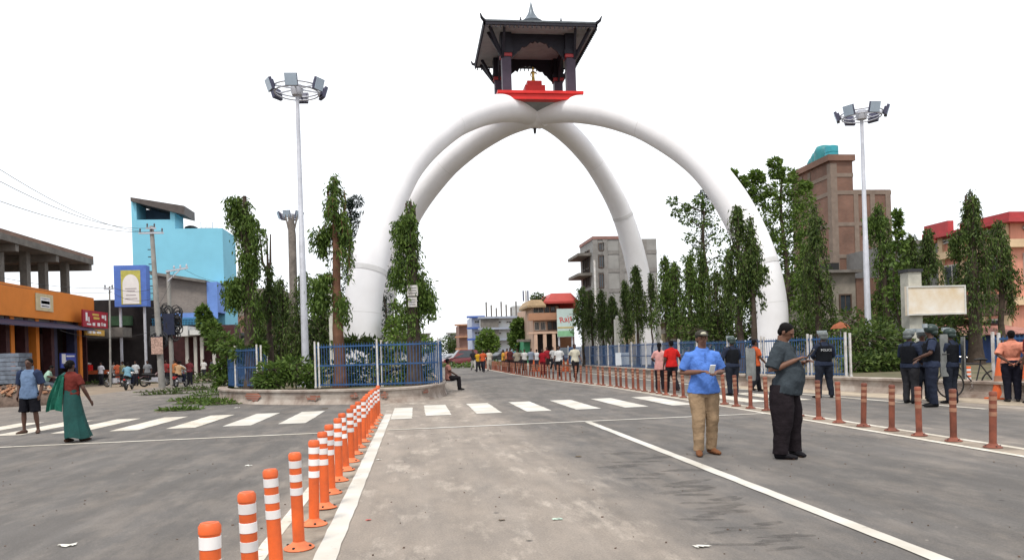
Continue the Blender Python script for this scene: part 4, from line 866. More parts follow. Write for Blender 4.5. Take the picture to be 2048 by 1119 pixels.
sign('cream printed banner hung on the orange parapet', xs+.26, y0, y1, Z(80, 622), Z(80, 588), mat('cream_banner', (.58, .48, .30), .8, .15), [('print', M_LETW, [(.25, .8, .2, .8)]), ('lettering', mat('dark_print', (.12, .12, .13)), [(.28, .78, .7, .74), (.28, .78, .42, .6), (.3, .75, .26, .32)])], th=.05)
y0, y1 = Yx(116, 715), Yx(146, 715)
sign('blue and white poster panel standing at the shop front', xs+.1, y0, y1, Z(130, 735), Z(130, 706), mat('blue_poster', (.06, .09, .42), .6, .2), [('print', M_LETW, [(.05, .3, .3, .95), (.3, .6, .1, .5), (.35, .9, .75, .85)])])
y0, y1 = Yx(-20, 740), Yx(28, 740)
t = thing('crate_stack', 'stack of grey-blue sheeting and crates at the far left edge', 'stack', (-23, y0, 0)); p = Pz(12, 800); b = MB()
for k in range(7): b.box(p.x-1.6+.05*r_.random(), p.x+.5+.2*r_.random(), p.y, p.y+1.2, .75+.2*k, .93+.2*k)
b.build('sheet', mat('grey_blue_sheeting', (.16, .19, .24), .7, .35, 3, .4), t)
b = MB(); b.box(p.x-1.5, p.x+.4, p.y+.1, p.y+1.1, 0, .74); b.build('base', M_DARK, t)
# --- dark green shed between
t = bld('low dark green shed roofed shop between the orange and blue buildings', -27, 66); p0, p1 = Py(180, 600, 66), Py(240, 600, 66)
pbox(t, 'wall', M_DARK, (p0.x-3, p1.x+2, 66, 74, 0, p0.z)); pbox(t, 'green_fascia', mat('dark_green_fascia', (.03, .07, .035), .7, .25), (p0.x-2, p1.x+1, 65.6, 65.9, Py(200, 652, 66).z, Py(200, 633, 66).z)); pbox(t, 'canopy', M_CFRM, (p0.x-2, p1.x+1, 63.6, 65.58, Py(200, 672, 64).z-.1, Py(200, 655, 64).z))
# --- sky-blue building
M_SKYB = mat('sky_blue_wall_paint', (.20, .50, .64), .8, .06, .4, .1, 8)
M_BLU2 = mat('mid_blue_wall_paint', (.15, .27, .62), .8, .12, .8)
M_TEAL = mat('teal_railing', (.06, .25, .42), .5, .2)
yb = 72.0; A = Py(267, 560, yb); B = Py(448, 560, yb); zr = Py(445, 456, yb).z; zto = Py(350, 404, yb).z; xt = Py(349, 420, yb).x
t = bld('tall sky-blue painted building with an open rooftop room on the left', (A.x+B.x)/2, yb)
z4 = Py(270, 441, yb).z; za, zb = Py(305, 439, yb).z, Py(305, 413, yb).z; xo0, xo1 = Py(273, 425, yb).x, Py(340, 425, yb).x
pbox(t, 'wall', M_SKYB, (A.x, B.x, yb, yb+5, 0, z4), (xt, B.x, yb+.001, yb+4.9, z4+.0, zr)) if zr > z4 else pbox(t, 'wall', M_SKYB, (A.x, B.x, yb, yb+5, 0, zr))
pbox(t, 'rooftop_room', M_SKYB, (A.x, xo0, yb, yb+2.6, min(zr, z4), Py(269, 399, yb).z), (xo1, xt, yb, yb+2.6, min(zr, z4), Py(345, 413, yb).z), (xo0, xo1, yb+.01, yb+2.6, min(zr, z4), za))
pbox(t, 'room_back', mat('shadowed_blue_back_wall', (.07, .12, .19), .8), (xo0, xo1, yb+2.4, yb+2.58, za+.002, Py(340, 412, yb).z+.15))  # shade inside the room is painted into this darker blue
b = MB(); c0, c1 = Py(264, 396, yb), Py(371, 413, yb); zc1 = Py(371, 431, yb).z
b.add([(c0.x, yb-.4, c0.z), (c1.x, yb-.4, c1.z), (c1.x, yb+2.9, c1.z), (c0.x, yb+2.9, c0.z), (c0.x, yb-.4, c0.z-.35), (c1.x, yb-.4, zc1), (c1.x, yb+2.9, zc1), (c0.x, yb+2.9, c0.z-.35)], [(0,1,2,3), (7,6,5,4), (0,4,5,1), (1,5,6,2), (2,6,7,3), (3,7,4,0)])
b.build('roof_sheet', mat('brown_metal_roof', (.09, .075, .07), .6, .2), t)
for k, px in enumerate((380, 402, 412, 425)): 
    p = Py(px, 452, yb+4); b = MB(); b.tube([(p.x, yb+4, zr), (p.x, yb+4, zr+1.0+.3*(k % 2))], .04, 5); b.bar((p.x-.5, yb+4, zr+.7), (p.x+.5, yb+4, zr+.7), .03); b.build('rooftop_railing', M_GALV, t)
p = Py(382, 450, yb+3); b = MB(); b.lathe((p.x, yb+3, zr), [(.6, 0), (.6, .6), (.3, .75)], 12); b.build('water_tank', M_BLK, t)
yf = 69.3                                          # lower front block with the brick infill
C0, C1 = Py(306, 590, yf), Py(414, 590, yf); zF0 = Py(415, 566, yf).z; zF1 = Py(306, 549, yf).z; zr1 = Py(350, 626, yf).z
M_BRKG = brick_mat('grey_brick', (.21, .175, .155), (.16, .135, .12), (.26, .24, .22))
b = MB(); b.add([(C0.x, yf, zr1), (C1.x, yf, zr1), (C1.x, yf, zF0), (C0.x, yf, zF1), (C0.x, yb, zr1), (C1.x, yb, zr1), (C1.x, yb, zF0), (C0.x, yb, zF1)], [(0,1,2,3), (5,4,7,6), (1,5,6,2), (4,0,3,7), (3,2,6,7), (4,5,1,0)]); b.build('brick_infill', M_BRKG, t)
b = MB(); b.add([(C0.x-.2, yf-.5, zF1), (C1.x, yf-.5, zF0), (C1.x, yb-.02, zF0+.02), (C0.x-.2, yb-.02, zF1+.02), (C0.x-.2, yf-.5, zF1+.25), (C1.x, yf-.5, zF0+.25), (C1.x, yb-.02, zF0+.25), (C0.x-.2, yb-.02, zF1+.25)], [(3,2,1,0), (4,5,6,7), (0,1,5,4), (1,2,6,5), (2,3,7,6), (3,0,4,7)]); b.build('sloping_slab', M_CFRM, t)
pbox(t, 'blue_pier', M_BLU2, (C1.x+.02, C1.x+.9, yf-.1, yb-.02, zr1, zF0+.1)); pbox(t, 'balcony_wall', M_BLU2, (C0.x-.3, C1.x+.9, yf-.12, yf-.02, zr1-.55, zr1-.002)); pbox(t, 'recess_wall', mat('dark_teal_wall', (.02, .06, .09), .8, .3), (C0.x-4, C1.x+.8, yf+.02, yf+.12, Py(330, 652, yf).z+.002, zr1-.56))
zc_ = Py(330, 652, yf).z; xc0, xc1 = Py(224, 660, yf-2).x, Py(432, 660, yf-2).x
pbox(t, 'lower_wall', M_SHUT, (xc0, xc1+1, yf+.1, yb-.03, 0, zc_))
pbox(t, 'canopy', mat('grey_canopy', (.33, .33, .32), .8, .15), (xc0, Py(318, 660, yf-2).x, yf-2.4, yf+.08, Py(300, 676, yf-2).z, Py(300, 652, yf-2).z)); pbox(t, 'canopy', mat('white_fascia', (.6, .6, .58), .7, .1), (Py(352, 660, yf-2).x, Py(378, 660, yf-2).x, yf-2.4, yf+.08, Py(365, 672, yf-2).z, Py(365, 652, yf-2).z), (Py(380, 660, yf-2).x, xc1, yf-2.2, yf+.08, Py(400, 669, yf-2).z, Py(400, 659, yf-2).z))
for px in (374, 391, 404, 428): x = Py(px, 700, yf-1.5).x; pbox(t, 'canopy_post', M_WFRM, (x-.12, x+.12, yf-1.6, yf-1.36, 0, Py(px, 673, yf-2).z))
b = MB(); zq0, zq1 = zc_, zr1-.6
for k in range(60): x = xc0+1.2 + k*(xc1-xc0-1.2)/59; b.box(x-.025, x+.025, yf-2.0, yf-1.95, zq0, zq1)
b.box(xc0+1.2, xc1, yf-2.02, yf-1.93, zq1, zq1+.07); b.box(xc0+1.2, xc1, yf-2.02, yf-1.93, (zq0+zq1)/2, (zq0+zq1)/2+.05); o = b.build('balcony_railing', M_TEAL, t)
pbox(t, 'blue_screen', mat('bright_blue_sheet', (.10, .32, .58), .6, .2), (Py(268, 640, yf).x, Py(306, 640, yf).x, yf-1.9, yf-1.86, zq0+.05, zq1-.1))
# blue hoarding with an arched picture panel
yh = 64.0; h0, h1 = Py(232, 600, yh).x, Py(296, 600, yh).x; hz0, hz1 = Py(262, 613, yh).z, Py(262, 531, yh).z
t = thing('hoarding', 'blue advertising hoarding with white arch on a yellow panel beside the blue building', 'billboard', ((h0+h1)/2, yh, 0))
pbox(t, 'frame', mat('royal_blue_board', (.09, .17, .50), .6, .12), (h0, h1, yh-.3, yh+.6, hz0, hz1))
pbox(t, 'prop', M_GALV, (h0+.2, h0+.35, yh, yh+.2, 0, hz0), (h1-.4, h1-.25, yh, yh+.2, 0, hz0))
u0, u1 = Py(246, 600, yh).x, Py(285, 600, yh).x; v0, v1 = Py(266, 609, yh).z, Py(266, 541, yh).z
pbox(t, 'panel', mat('mustard_print', (.46, .42, .10), .6, .15, 4), (u0, u1, yh-.33, yh-.303, v0, v1))
b = MB(); um = (u0+u1)/2; hw = (u1-u0)*.42; zs_ = v0 + (v1-v0)*.58; b.add([(um-hw, yh-.345, v0+.05), (um+hw, yh-.345, v0+.05)] + [(um+hw*math.cos(a)*(1 if abs(a-1.57) > .2 else 1), yh-.345, zs_ + (v1-v0)*.3*math.sin(a)**1.0) for a in np.linspace(0, math.pi, 15)], [list(range(17))]); b.build('arch_print', mat('white_print', (.72, .69, .68), .7, .06), t)
b = MB()
for k, (wd, zz) in enumerate(((.7, .45), (.5, .38), (.6, .26), (.75, .16))): b.box(um-hw*wd, um+hw*wd, yh-.352, yh-.348, v0+(v1-v0)*zz, v0+(v1-v0)*(zz+.025))
b.build('lettering', mat('dusky_print', (.35, .3, .32)), t)
# --- brown brick house behind the left trees
t = bld('brown brick house partly hidden behind the tallest left tree', -33, 92); p0, p1 = Py(448, 600, 92), Py(560, 600, 92); z0, z1, z2 = Py(480, 577, 92).z, Py(480, 592, 92).z, Py(480, 632, 92).z
pbox(t, 'wall', brick_mat('red_brown_brick', (.24, .10, .075), (.2, .085, .06), (.2, .16, .14)), (p0.x, p1.x, 92, 102, 0, z2)); pbox(t, 'upper_wall', mat('drab_plaster', (.22, .19, .16), .9, .2), (p0.x, p1.x, 92.01, 102, z2+.001, z0)); pbox(t, 'cornice', M_CFRM, (p0.x-.4, p1.x+.4, 91.5, 92.005, z1-.2, z1+.2))
window(t, '-y', 92, Py(465, 600, 92).x, Py(475, 600, 92).x, Py(470, 612, 92).z, Py(470, 598, 92).z)
# --- tall unplastered brick tower on the right
M_BRKT = brick_mat('tower_brick', (.185, .085, .055), (.15, .066, .043), (.165, .125, .10))
M_CONF = mat('concrete_frame', (.20, .155, .125), .9, .15, 2)
yt = 58.0; c = Py(1668, 545, yt); x_c = c.x; xr = Py(1707, 400, yt).x; xr2 = Py(1782, 400, yt).x; ztp = Py(1690, 322, yt).z; zlo = Py(1745, 379, yt).z
yl = Px(1583, 345, x_c).y
t = bld('tall unplastered brick apartment tower with concrete frame and teal rooftop tanks', x_c, yt)
pbox(t, 'wall', M_BRKT, (x_c, xr, yt, yl, 0, ztp)); pbox(t, 'low_wing', M_BRKT, (xr+.001, xr2, yt+.02, yl-2, 0, zlo))
pbox(t, 'parapet', M_BRKT, (x_c-.3, xr+.15, yt-.2, yl+.2, ztp, ztp+.5), label='corbelled brick parapet')
fl = [Py(1690, q, yt).z for q in (350, 385, 448, 512)] + [Py(1690, 582, yt).z, 3.0]
for z in fl: pbox(t, 'beam', M_CONF, (x_c-.04, x_c+.0, yt, yl, z-.16, z+.16), (x_c-.04, xr+.03, yt-.04, yt, z-.16, z+.16))
for z in fl[1:]: pbox(t, 'beam', M_CONF, (xr+.03, xr2+.02, yt-.035, yt+.02, z-.16, z+.16))
pbox(t, 'column', M_CONF, (x_c-.06, x_c+.5, yt-.06, yt-.0, 0, ztp-.2), (x_c-.06, x_c, yt+.0, yt+.5, 0, ztp-.2), label='pale corner column')
for y in np.linspace(yt+3.4, yl-.3, 3): pbox(t, 'column', M_CONF, (x_c-.05, x_c, y-.22, y+.22, 0, ztp-.2))
for x in (xr+.2, (xr+xr2)/2, xr2-.3): pbox(t, 'column', M_CONF, (x-.2, x+.2, yt-.045, yt+.02, 0, zlo-.02))
M_TANK = mat('teal_plastic_tank', (.03, .20, .22), .5, .15)
for k, px in enumerate((1612, 1628, 1644)):
    p = Py(px, 330, yt+6); b = MB(); b.lathe((p.x, yt+3+2*k, ztp+.5), [(.75, 0), (.8, .3), (.75, .7), (.8, 1.1), (.6, 1.5), (.25, 1.6)], 14); b.build('water_tank', M_TANK, t)
p = Py(1666, 320, yt+1.2); b = MB(); b.lathe((p.x, yt+1.4, ztp+.5), [(.55, 0), (.55, .5), (.5, .52), (.55, .55), (.55, 1.05), (.3, 1.15)], 14); b.build('water_tank', mat('bright_teal_tank', (.04, .30, .36), .5, .15), t)
# grey plastered house in front of it
t = bld('low grey plastered house with stained walls in front of the brick tower', 24, 50); p0, p1 = Py(1600, 600, 50), Py(1712, 600, 50); z1 = Py(1660, 546, 50).z
pbox(t, 'wall', mat('grey_stained_plaster', (.25, .225, .19), .9, .3, .9, .3, 10), (p0.x, p1.x, 50, 57.8, 0, z1)); pbox(t, 'roof_slab', M_CFRM, (p0.x-.3, p1.x+.3, 49.6, 57.8, z1, z1+.2)); pbox(t, 'brick_pier', M_BRKT, (p1.x+.001, p1.x+2.5, 49.9, 57.7, 0, z1-.4))
p = Py(1672, 537, 50); pbox(t, 'roof_tank', M_BLK, (p.x-.3, p.x+.6, 50.6, 51.6, z1+.2, z1+.8))
window(t, '-y', 50, Py(1680, 600, 50).x, Py(1700, 600, 50).x, Py(1690, 622, 50).z, Py(1690, 590, 50).z, M_DFRM)
# --- pink and red building, right
M_PINK = mat('salmon_wall_paint', (.60, .27, .19), .8, .12, 1.0, streak=True); M_CRM = mat('peach_cream_paint', (.60, .44, .28), .8, .12); M_RDT = mat('red_roof_trim', (.40, .045, .05), .5, .15); M_GRW = mat('grey_side_wall', (.18, .175, .17), .9, .15)
xk = 33.0; yk = Px(2022, 500, xk).y; yk2 = Px(1878, 500, xk).y; yk3 = Px(1842, 500, xk).y; zk = Px(2022, 446, xk).z
t = bld('three storey salmon pink building with red roof trim at the right edge', xk, yk)
pbox(t, 'wall', M_PINK, (xk, xk+14, yk, yk2, 0, zk)); pbox(t, 'side_wall', M_GRW, (xk-.02, xk+10, yk2+.01, yk3+4, 0, zk-.2))
pbox(t, 'roof', M_RDT, (xk-.6, xk+14, yk-.6, yk2, zk, zk+.22), (xk-.3, xk+14, yk-.3, yk+3.5, zk+.24, zk+.6), label='red layered roof edge')
p0, p1 = Px(1876, 440, xk), Px(1898, 440, xk); pbox(t, 'rooftop_panel', M_RDT, (xk-.1, xk+.3, p1.y, p0.y+1.2, zk+.222, zk+1.0)); p0, p1 = Px(1846, 455, xk), Px(1872, 455, xk); pbox(t, 'rooftop_panel', M_RDT, (xk-.1, xk+.3, p1.y, p0.y, zk-.199, zk+.5))
for z in (3.4, 6.6): pbox(t, 'floor_band', M_CRM, (xk-.35, xk+14, yk-.35, yk2, z-.22, z+.22))
for y in np.linspace(yk+.3, yk2-.3, 4): pbox(t, 'pilaster', M_CRM, (xk-.16, xk, y-.2, y+.2, 0, zk-.01))
for z0 in (.9, 4.4, 7.6):
    for k in range(3): y0 = yk + .9 + k*(yk2-yk-1.2)/3; window(t, '-x', xk, y0, y0+1.3, z0, min(z0+1.5, zk-.4), M_WFRM)
    for k in range(3): window(t, '-y', yk, xk+.8+k*3, xk+2.4+k*3, z0, min(z0+1.6, zk-.4), M_WFRM, mat('blue_glass', (.04, .09, .22), .2, .2, spec=.6))
t = bld('roadside shed with a rusty pink tin roof behind the right fence', 21, 30, 'shed', 'shed'); p0, p1 = Py(1962, 640, 30), Py(2100, 640, 30); z0, z1 = Py(2000, 668, 30).z, Py(2000, 636, 30).z
pbox(t, 'wall', mat('blue_tarp', (.03, .07, .22), .6, .25), (p0.x, p1.x, 30.2, 35, 0, z0))
for k in range(24):
    x = p0.x-.3 + k*(p1.x-p0.x)/24; b = MB(); b.add([(x, 29.6, z0-.05), (x+.15, 29.6, z0+.02), (x+.31, 29.6, z0-.05), (x, 35, z1+.1), (x+.15, 35, z1+.17), (x+.31, 35, z1+.1)], [(0,1,4,3), (1,2,5,4)]); b.build('tin_sheet', mat('rusty_pink_tin', (.42, .20, .16), .6, .3, 3), t)
pbox(t, 'upper_storey', mat('dark_brown_timber', (.09, .06, .045), .8, .3), (p0.x+.5, p1.x, 32, 35.2, z1+.2, Py(2000, 590, 33).z)); 
# --- grey concrete building, centre right
M_GCON = mat('bare_grey_plaster', (.27, .265, .255), .9, .14, .7, .2, 6); M_GFR = mat('grey_frame_line', (.215, .205, .195), .9, .15); M_BRPAR = brick_mat('parapet_brick', (.28, .12, .10), (.24, .1, .08), (.25, .2, .18))
yg = 84.0; g0, g1 = Py(1189, 560, yg).x, Py(1315, 560, yg).x; zg = Py(1230, 472, yg).z; zg2 = Py(1300, 479, yg).z; ygl = Px(1162, 560, g0).y
t = bld('five storey bare grey concrete building with side balconies behind the far right tusk', g0, yg)
pbox(t, 'wall', M_GCON, (g0, g1, yg, ygl, 0, zg-.35), label='bare grey front wall'); pbox(t, 'parapet', M_BRPAR, (g0-.1, Py(1243, 480, yg).x, yg-.1, ygl, zg-.348, zg), label='low red brick parapet')
for q in (504, 540, 580, 622): z = Py(1240, q, yg).z; pbox(t, 'floor_band', M_GFR, (g0-.04, g1, yg-.06, yg, z-.22, z+.22))
for q in (508, 548): z = Px(1182, q, g0).z; pbox(t, 'balcony_slab', M_CFRM, (g0-1.6, g0, yg+1, ygl, z-.2, z+.12))
for px in (1192, 1212, 1244, 1290): x = Py(px, 560, yg).x; pbox(t, 'column', M_GFR, (x-.28, x+.28, yg-.1, yg-.0, 0, zg-.4))
for q0, q1 in ((487, 500), (512, 534), (548, 574)):
    for k, px in enumerate((1198,)): window(t, '-y', yg, Py(px, q0, yg).x, Py(px+8, q0, yg).x, Py(px, q1, yg).z, Py(px, q0, yg).z, M_DFRM)
for q in (520, 556, 600):
    for k in range(2): y0 = yg+2 + k*(ygl-yg-4)/2; z = Px(1175, q, g0).z; window(t, '-x', g0, y0, y0+2, z-1, z+1, M_DFRM, M_DARK)
p = Py(1190, 560, yg-2); b = MB(); b.tube([(p.x, yg-2, 0), (p.x, yg-2, Py(1190, 520, yg-2).z)], .12, 8); b.build('drain_pipe', M_WPOST, t)
# --- row of houses down the street
M_TILE = mat('red_metal_roof', (.42, .06, .05), .5, .15, .5); M_TER = mat('terracotta_paint', (.38, .20, .12), .8, .2, .6); M_PNKW = mat('pale_pink_wall', (.52, .36, .27), .85, .15, .6)
yr = 92.0; r0, r1 = Py(1066, 640, yr).x, Py(1118, 640, yr).x; rx2 = Py(1158, 640, yr).x
zz = lambda q: Py(1100, q, yr).z
t = bld('terracotta and pink three storey house with red hipped roofs and balconies', (r0+r1)/2, yr)
pbox(t, 'wall', M_PNKW, (r0, r1, yr, yr+14, 0, zz(612))); pbox(t, 'wing', M_TER, (r1+.001, rx2, yr+3, yr+14, 0, zz(615)))
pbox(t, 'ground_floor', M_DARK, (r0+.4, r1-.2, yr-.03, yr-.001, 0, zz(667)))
pbox(t, 'balcony', M_TER, (r0-.7, r1+.1, yr-1.4, yr-.031, zz(640), zz(626)), label='terracotta upper balcony'); pbox(t, 'balcony', M_PNKW, (r0-.8, r1+.1, yr-1.5, yr-.031, zz(667), zz(663)), label='pale lower balcony slab')
def hip(t, x0, x1, y0, y1, z0, h, m):
    b = MB(); i = min(x1-x0, y1-y0)*.2; b.add([(x0,y0,z0), (x1,y0,z0), (x1,y1,z0), (x0,y1,z0), (x0+i,y0+i,z0+h), (x1-i,y0+i,z0+h), (x1-i,y1-i,z0+h), (x0+i,y1-i,z0+h), (x0,y0,z0-.25), (x1,y0,z0-.25), (x1,y1,z0-.25), (x0,y1,z0-.25)], [(0,1,5,4), (1,2,6,5), (2,3,7,6), (3,0,4,7), (4,5,6,7), (0,8,9,1), (1,9,10,2), (2,10,11,3), (3,11,8,0), (11,10,9,8)]); return b.build('roof', m, t)
hip(t, Py(1088, 600, yr).x, Py(1152, 600, yr).x, yr-1.6, yr+15, zz(604), 1.05, M_TILE); hip(t, r0-.9, Py(1087, 600, yr).x, yr-1.6, yr+6, zz(611), .7, mat('weathered_tile', (.34, .24, .14), .8, .2)); hip(t, Py(1120, 615, yr).x, rx2+.4, yr+1.2, yr+3.4, zz(620), 1.1, M_TILE)
for q0, q1, pxs in ((644, 658, (1070, 1082, 1096, 1106)), (614, 624, (1068, 1078, 1090, 1102))):
    for px in pxs: window(t, '-y', yr, Py(px, q0, yr).x, Py(px+7, q0, yr).x, zz(q1), zz(q0), M_WFRM if px < 1090 else M_DFRM)
for px in (1068, 1086, 1104): x = Py(px, 680, yr).x; pbox(t, 'pillar', M_PNKW, (x-.2, x+.2, yr-1.45, yr-1.1, 0, zz(667)-.002))
pw0, pw1 = Py(1114, 640, yr-2).x, Py(1147, 640, yr-2).x; q = lambda v: Py(1130, v, yr-2).z
t = thing('advert_board', 'pale green wall advertisement with round red lettering beside the red-roofed house', 'billboard', ((pw0+pw1)/2, yr-2, 0))
pbox(t, 'board', mat('pale_blue_green_print', (.50, .62, .60), .6, .1, .6), (pw0, pw1, yr-2.1, yr-1.9, q(673), q(617))); pbox(t, 'green_band', mat('mint_print', (.22, .45, .26), .6, .1), (pw0+.01, pw1-.01, yr-2.12, yr-2.103, q(672), q(661))); pbox(t, 'ochre_band', mat('ochre_print', (.50, .40, .17), .6, .1), (pw0+.01, pw1-.01, yr-2.12, yr-2.103, q(656), q(653))); pbox(t, 'post', M_GALV, (pw0+.1, pw0+.3, yr-1.9, yr-1.7, 0, q(673)), (pw1-.3, pw1-.1, yr-1.9, yr-1.7, 0, q(673)))
def text(txt, size, m, parent, loc, rot, name='lettering', ext=.004):
    cu = bpy.data.curves.new('txt', 'FONT'); cu.body = txt; cu.size = size; cu.align_x = 'CENTER'; cu.align_y = 'CENTER'; cu.extrude = ext; cu.resolution_u = 2
    o = bpy.data.objects.new('txt', cu); COL.objects.link(o); bpy.context.view_layer.update(); me = bpy.data.meshes.new_from_object(o.evaluated_get(bpy.context.evaluated_depsgraph_get())); bpy.data.objects.remove(o); me.materials.clear(); me.materials.append(m)
    o = bpy.data.objects.new(name, me); COL.objects.link(o); o.parent = parent; o.location = Vector(loc) - OFF.get(parent.name, Vector((0,0,0))); o.rotation_euler = rot; OFF[o.name] = Vector((0,0,0)); return o
M_RLET = mat('red_print', (.55, .03, .03), .5, .05)
text('Rajs', 1.0, M_RLET, t, ((pw0+pw1)/2+.05, yr-2.12, q(638)), (R(90), R(-12), 0), ext=.01)
def far(label, px0, px1, y, top, m, floors, wins, m2=None, extra=None):
    x0, x1 = Py(px0, 680, y).x, Py(px1, 680, y).x; zt = Py((px0+px1)/2, top, y).z; t = bld(label, (x0+x1)/2, y); pbox(t, 'wall', m, (x0, x1, y, y+12, 0, zt)); 
    for k in range(1, floors+1): z = zt*k/floors; pbox(t, 'floor_slab', m2 or M_CFRM, (x0-.9, x1+.3, y-.9, y+.3, z-.18, z+.14))
    for k in range(floors):
        for j in range(wins): u = x0 + (x1-x0)*(j+.25)/wins; z = zt*k/floors; window(t, '-y', y, u, u+(x1-x0)*.42/wins, z+.9, z+zt/floors-.7, M_WFRM)
    return t, x0, x1, zt
t, x0, x1, zt = far('white and grey four storey house with column stubs on its roof', 968, 1050, 122, 634, mat('white_wall_far', (.55, .55, .54), .85, .15, .3), 4, 4, mat('blue_grey_slab', (.30, .33, .40), .8))
for k in range(7): x = x0+.6 + k*(x1-x0-1)/7; pbox(t, 'rebar_stub', M_CFRM, (x-.12, x+.12, 122.5, 122.75, zt, zt+2.6-.5*(k % 3)))
pbox(t, 'stair_tower', mat('pale_grey_far', (.42, .42, .41), .8), (Py(1026, 630, 124).x, Py(1046, 630, 124).x, 124, 128, zt, Py(1036, 611, 124).z)); pbox(t, 'bare_bay', M_CFRM, (x0-.5, x0+2.4, 121.4, 121.99, zt*.45, zt*.98))
far('blue and white narrow house left of the white roof-stub house', 945, 967, 130, 633, mat('white_blue_far', (.45, .49, .60), .8, .15, .5), 4, 1, mat('deep_blue_trim', (.06, .12, .38), .7))
far('plain brown brick block at the far left of the street houses', 919, 944, 150, 649, brick_mat('far_brick', (.26, .135, .10), (.22, .11, .085), (.24, .2, .18), .5, .2), 3, 0, M_TER)
far('small grey house far down the road beside the trees', 900, 918, 175, 666, mat('far_grey', (.34, .34, .36), .8, .15, .5), 2, 2)
far('green fronted low shop left of the red-roofed house', 1048, 1066, 95, 680, mat('shop_green', (.05, .26, .13), .7, .2, .5), 1, 0)
p = Py(1052, 600, 135); t = thing('telecom_mast', 'thin white telecom mast with panel antennas rising behind the far houses', 'mast', (p.x, 135, 0)); b = MB(); b.tube([(p.x, 135, 0), (p.x, 135, Py(1052, 581, 135).z)], [.4, .15], 8); b.build('pole', M_WPOST, t)
for dx in (-.5, .35): b = MB(); z0 = Py(1052, 602, 135).z; b.box(p.x+dx-.12, p.x+dx+.12, 134.7, 134.9, z0, z0+1.9); b.build('antenna', M_HEAD, t)
# low houses behind the right-hand trees
far('low brown house hidden behind the ashoka row on the right', 1320, 1450, 66, 640, mat('drab_brown_plaster', (.20, .15, .11), .9, .25, .8), 1, 4); far('pinkish house glimpsed between the dark trees behind the man in blue', 1400, 1445, 60, 628, mat('dull_pink_plaster', (.36, .22, .17), .9, .2, .8), 1, 2); far('pale low shop beside the far right tusk behind the trees', 1330, 1380, 58, 662, mat('dull_yellow_plaster', (.36, .29, .18), .9, .2, .8), 1, 1)
far('grey house behind the trees right of the signboard', 1790, 1850, 52, 487, M_GRW, 3, 2)
far('dull grey shop row beyond the left street behind the branch heap', 446, 520, 80, 668, mat('dull_shop_wall', (.18, .15, .13), .9, .25, .8), 1, 3)
far('distant pale house at the far end left of the road', 760, 860, 190, 668, mat('far_pale', (.40, .39, .37), .8, .15, .5), 2, 4); far('long low far building glimpsed behind the left island trees', 560, 700, 130, 640, mat('far_dun', (.26, .23, .20), .85, .2, .5), 2, 6)
# orange parasol by the shops on the right
p = Pz(1682, 745, .3); p = Py(1682, 690, 31); t = thing('parasol', 'faded orange shop parasol seen above the helmet of the policeman facing away', 'parasol', (p.x, 31, .34)); z = Py(1682, 644, 31).z; b = MB(); b.tube([(p.x, 31, z-.28), (p.x, 31, z-.1), (p.x, 31, z+.02)], [.42, .28, .03], 12); b.build('canopy', mat('faded_orange_cloth', (.30, .09, .04), .8, .3), t); b = MB(); b.tube([(p.x, 31, .34), (p.x, 31, z)], .025, 6); b.build('pole', M_GALV, t)
# ------------------------------------------------------------ people
JOBS = []
def skin_obj(name, mb, m, parent, vox, smooth=2, disp=None):
    o = mb.build(name, m, parent, True, True); r = o.modifiers.new('r', 'REMESH'); r.mode = 'VOXEL'; r.voxel_size = vox; r.use_smooth_shade = True
    if smooth: s = o.modifiers.new('s', 'SMOOTH'); s.factor = .5; s.iterations = smooth
    if disp:
        tx = bpy.data.textures.get('folds') or bpy.data.textures.new('folds', 'CLOUDS'); tx.noise_scale = .11; tx.noise_depth = 2
        d = o.modifiers.new('d', 'DISPLACE'); d.texture = tx; d.strength = disp; d.mid_level = .5; d.texture_coords = 'LOCAL'
    JOBS.append(o); return o
def V(*a): return Vector(a)
SKINS = {k: mat('skin_' + k, c, .55, .1, 6, .1, 60, spec=.35) for k, c in (('brown', (.15, .070, .043)), ('dark', (.082, .038, .025)), ('tan', (.27, .14, .085)))}
M_HAIR = mat('black_hair', (.006, .005, .005), .7, .2, 30, .5, 120, spec=.1); M_EYE = mat('dark_eye', (.01, .008, .007), .2); M_LIP = mat('lip_tone', (.13, .05, .04), .5)
POSES = {'stand': dict(), 
 'walk': dict(ank=((-.085, .20, .09), (.085, -.24, .14)), knee=((-.09, .14, .50), (.09, .0, .48)), wrist=((-.25, -.16, .90), (.25, .22, .93)), elbow=((-.25, -.1, 1.13), (.25, .02, 1.12))),
 'walk2': dict(ank=((-.085, -.22, .14), (.085, .2, .09)), knee=((-.09, .0, .48), (.09, .15, .50)), wrist=((-.25, .2, .93), (.25, -.15, .90)), elbow=((-.25, .0, 1.12), (.25, -.1, 1.13))),
 'front_hands': dict(elbow=((-.275, -.03, 1.13), (.275, -.03, 1.13)), wrist=((-.105, .24, 1.13), (.105, .25, 1.15))),
 'phone': dict(elbow=((-.27, -.02, 1.12), (.27, -.07, 1.11)), wrist=((-.10, .24, 1.20), (.13, .19, 1.235)), pitch=.5),
 'behind': dict(elbow=((-.28, -.10, 1.13), (.28, -.10, 1.13)), wrist=((-.10, -.17, .96), (.10, -.17, .96))),
 'hold': dict(elbow=((-.27, .05, 1.14), (.27, .05, 1.12)), wrist=((-.16, .26, 1.05), (.14, .26, .98))),
 'ride': dict(drop=.20, lean=.22, knee=((-.19, .40, .62), (.19, .40, .62)), ank=((-.17, .26, .30), (.17, .26, .30)), elbow=((-.30, .22, .98), (.30, .22, .98)), wrist=((-.27, .46, .92), (.27, .46, .92))),
 'sit': dict(drop=.40, knee=((-.13, .42, .52), (.13, .42, .52)), ank=((-.13, .44, .09), (.13, .44, .09)), elbow=((-.25, .08, .78), (.25, .08, .78)), wrist=((-.12, .33, .62), (.12, .33, .62)))}
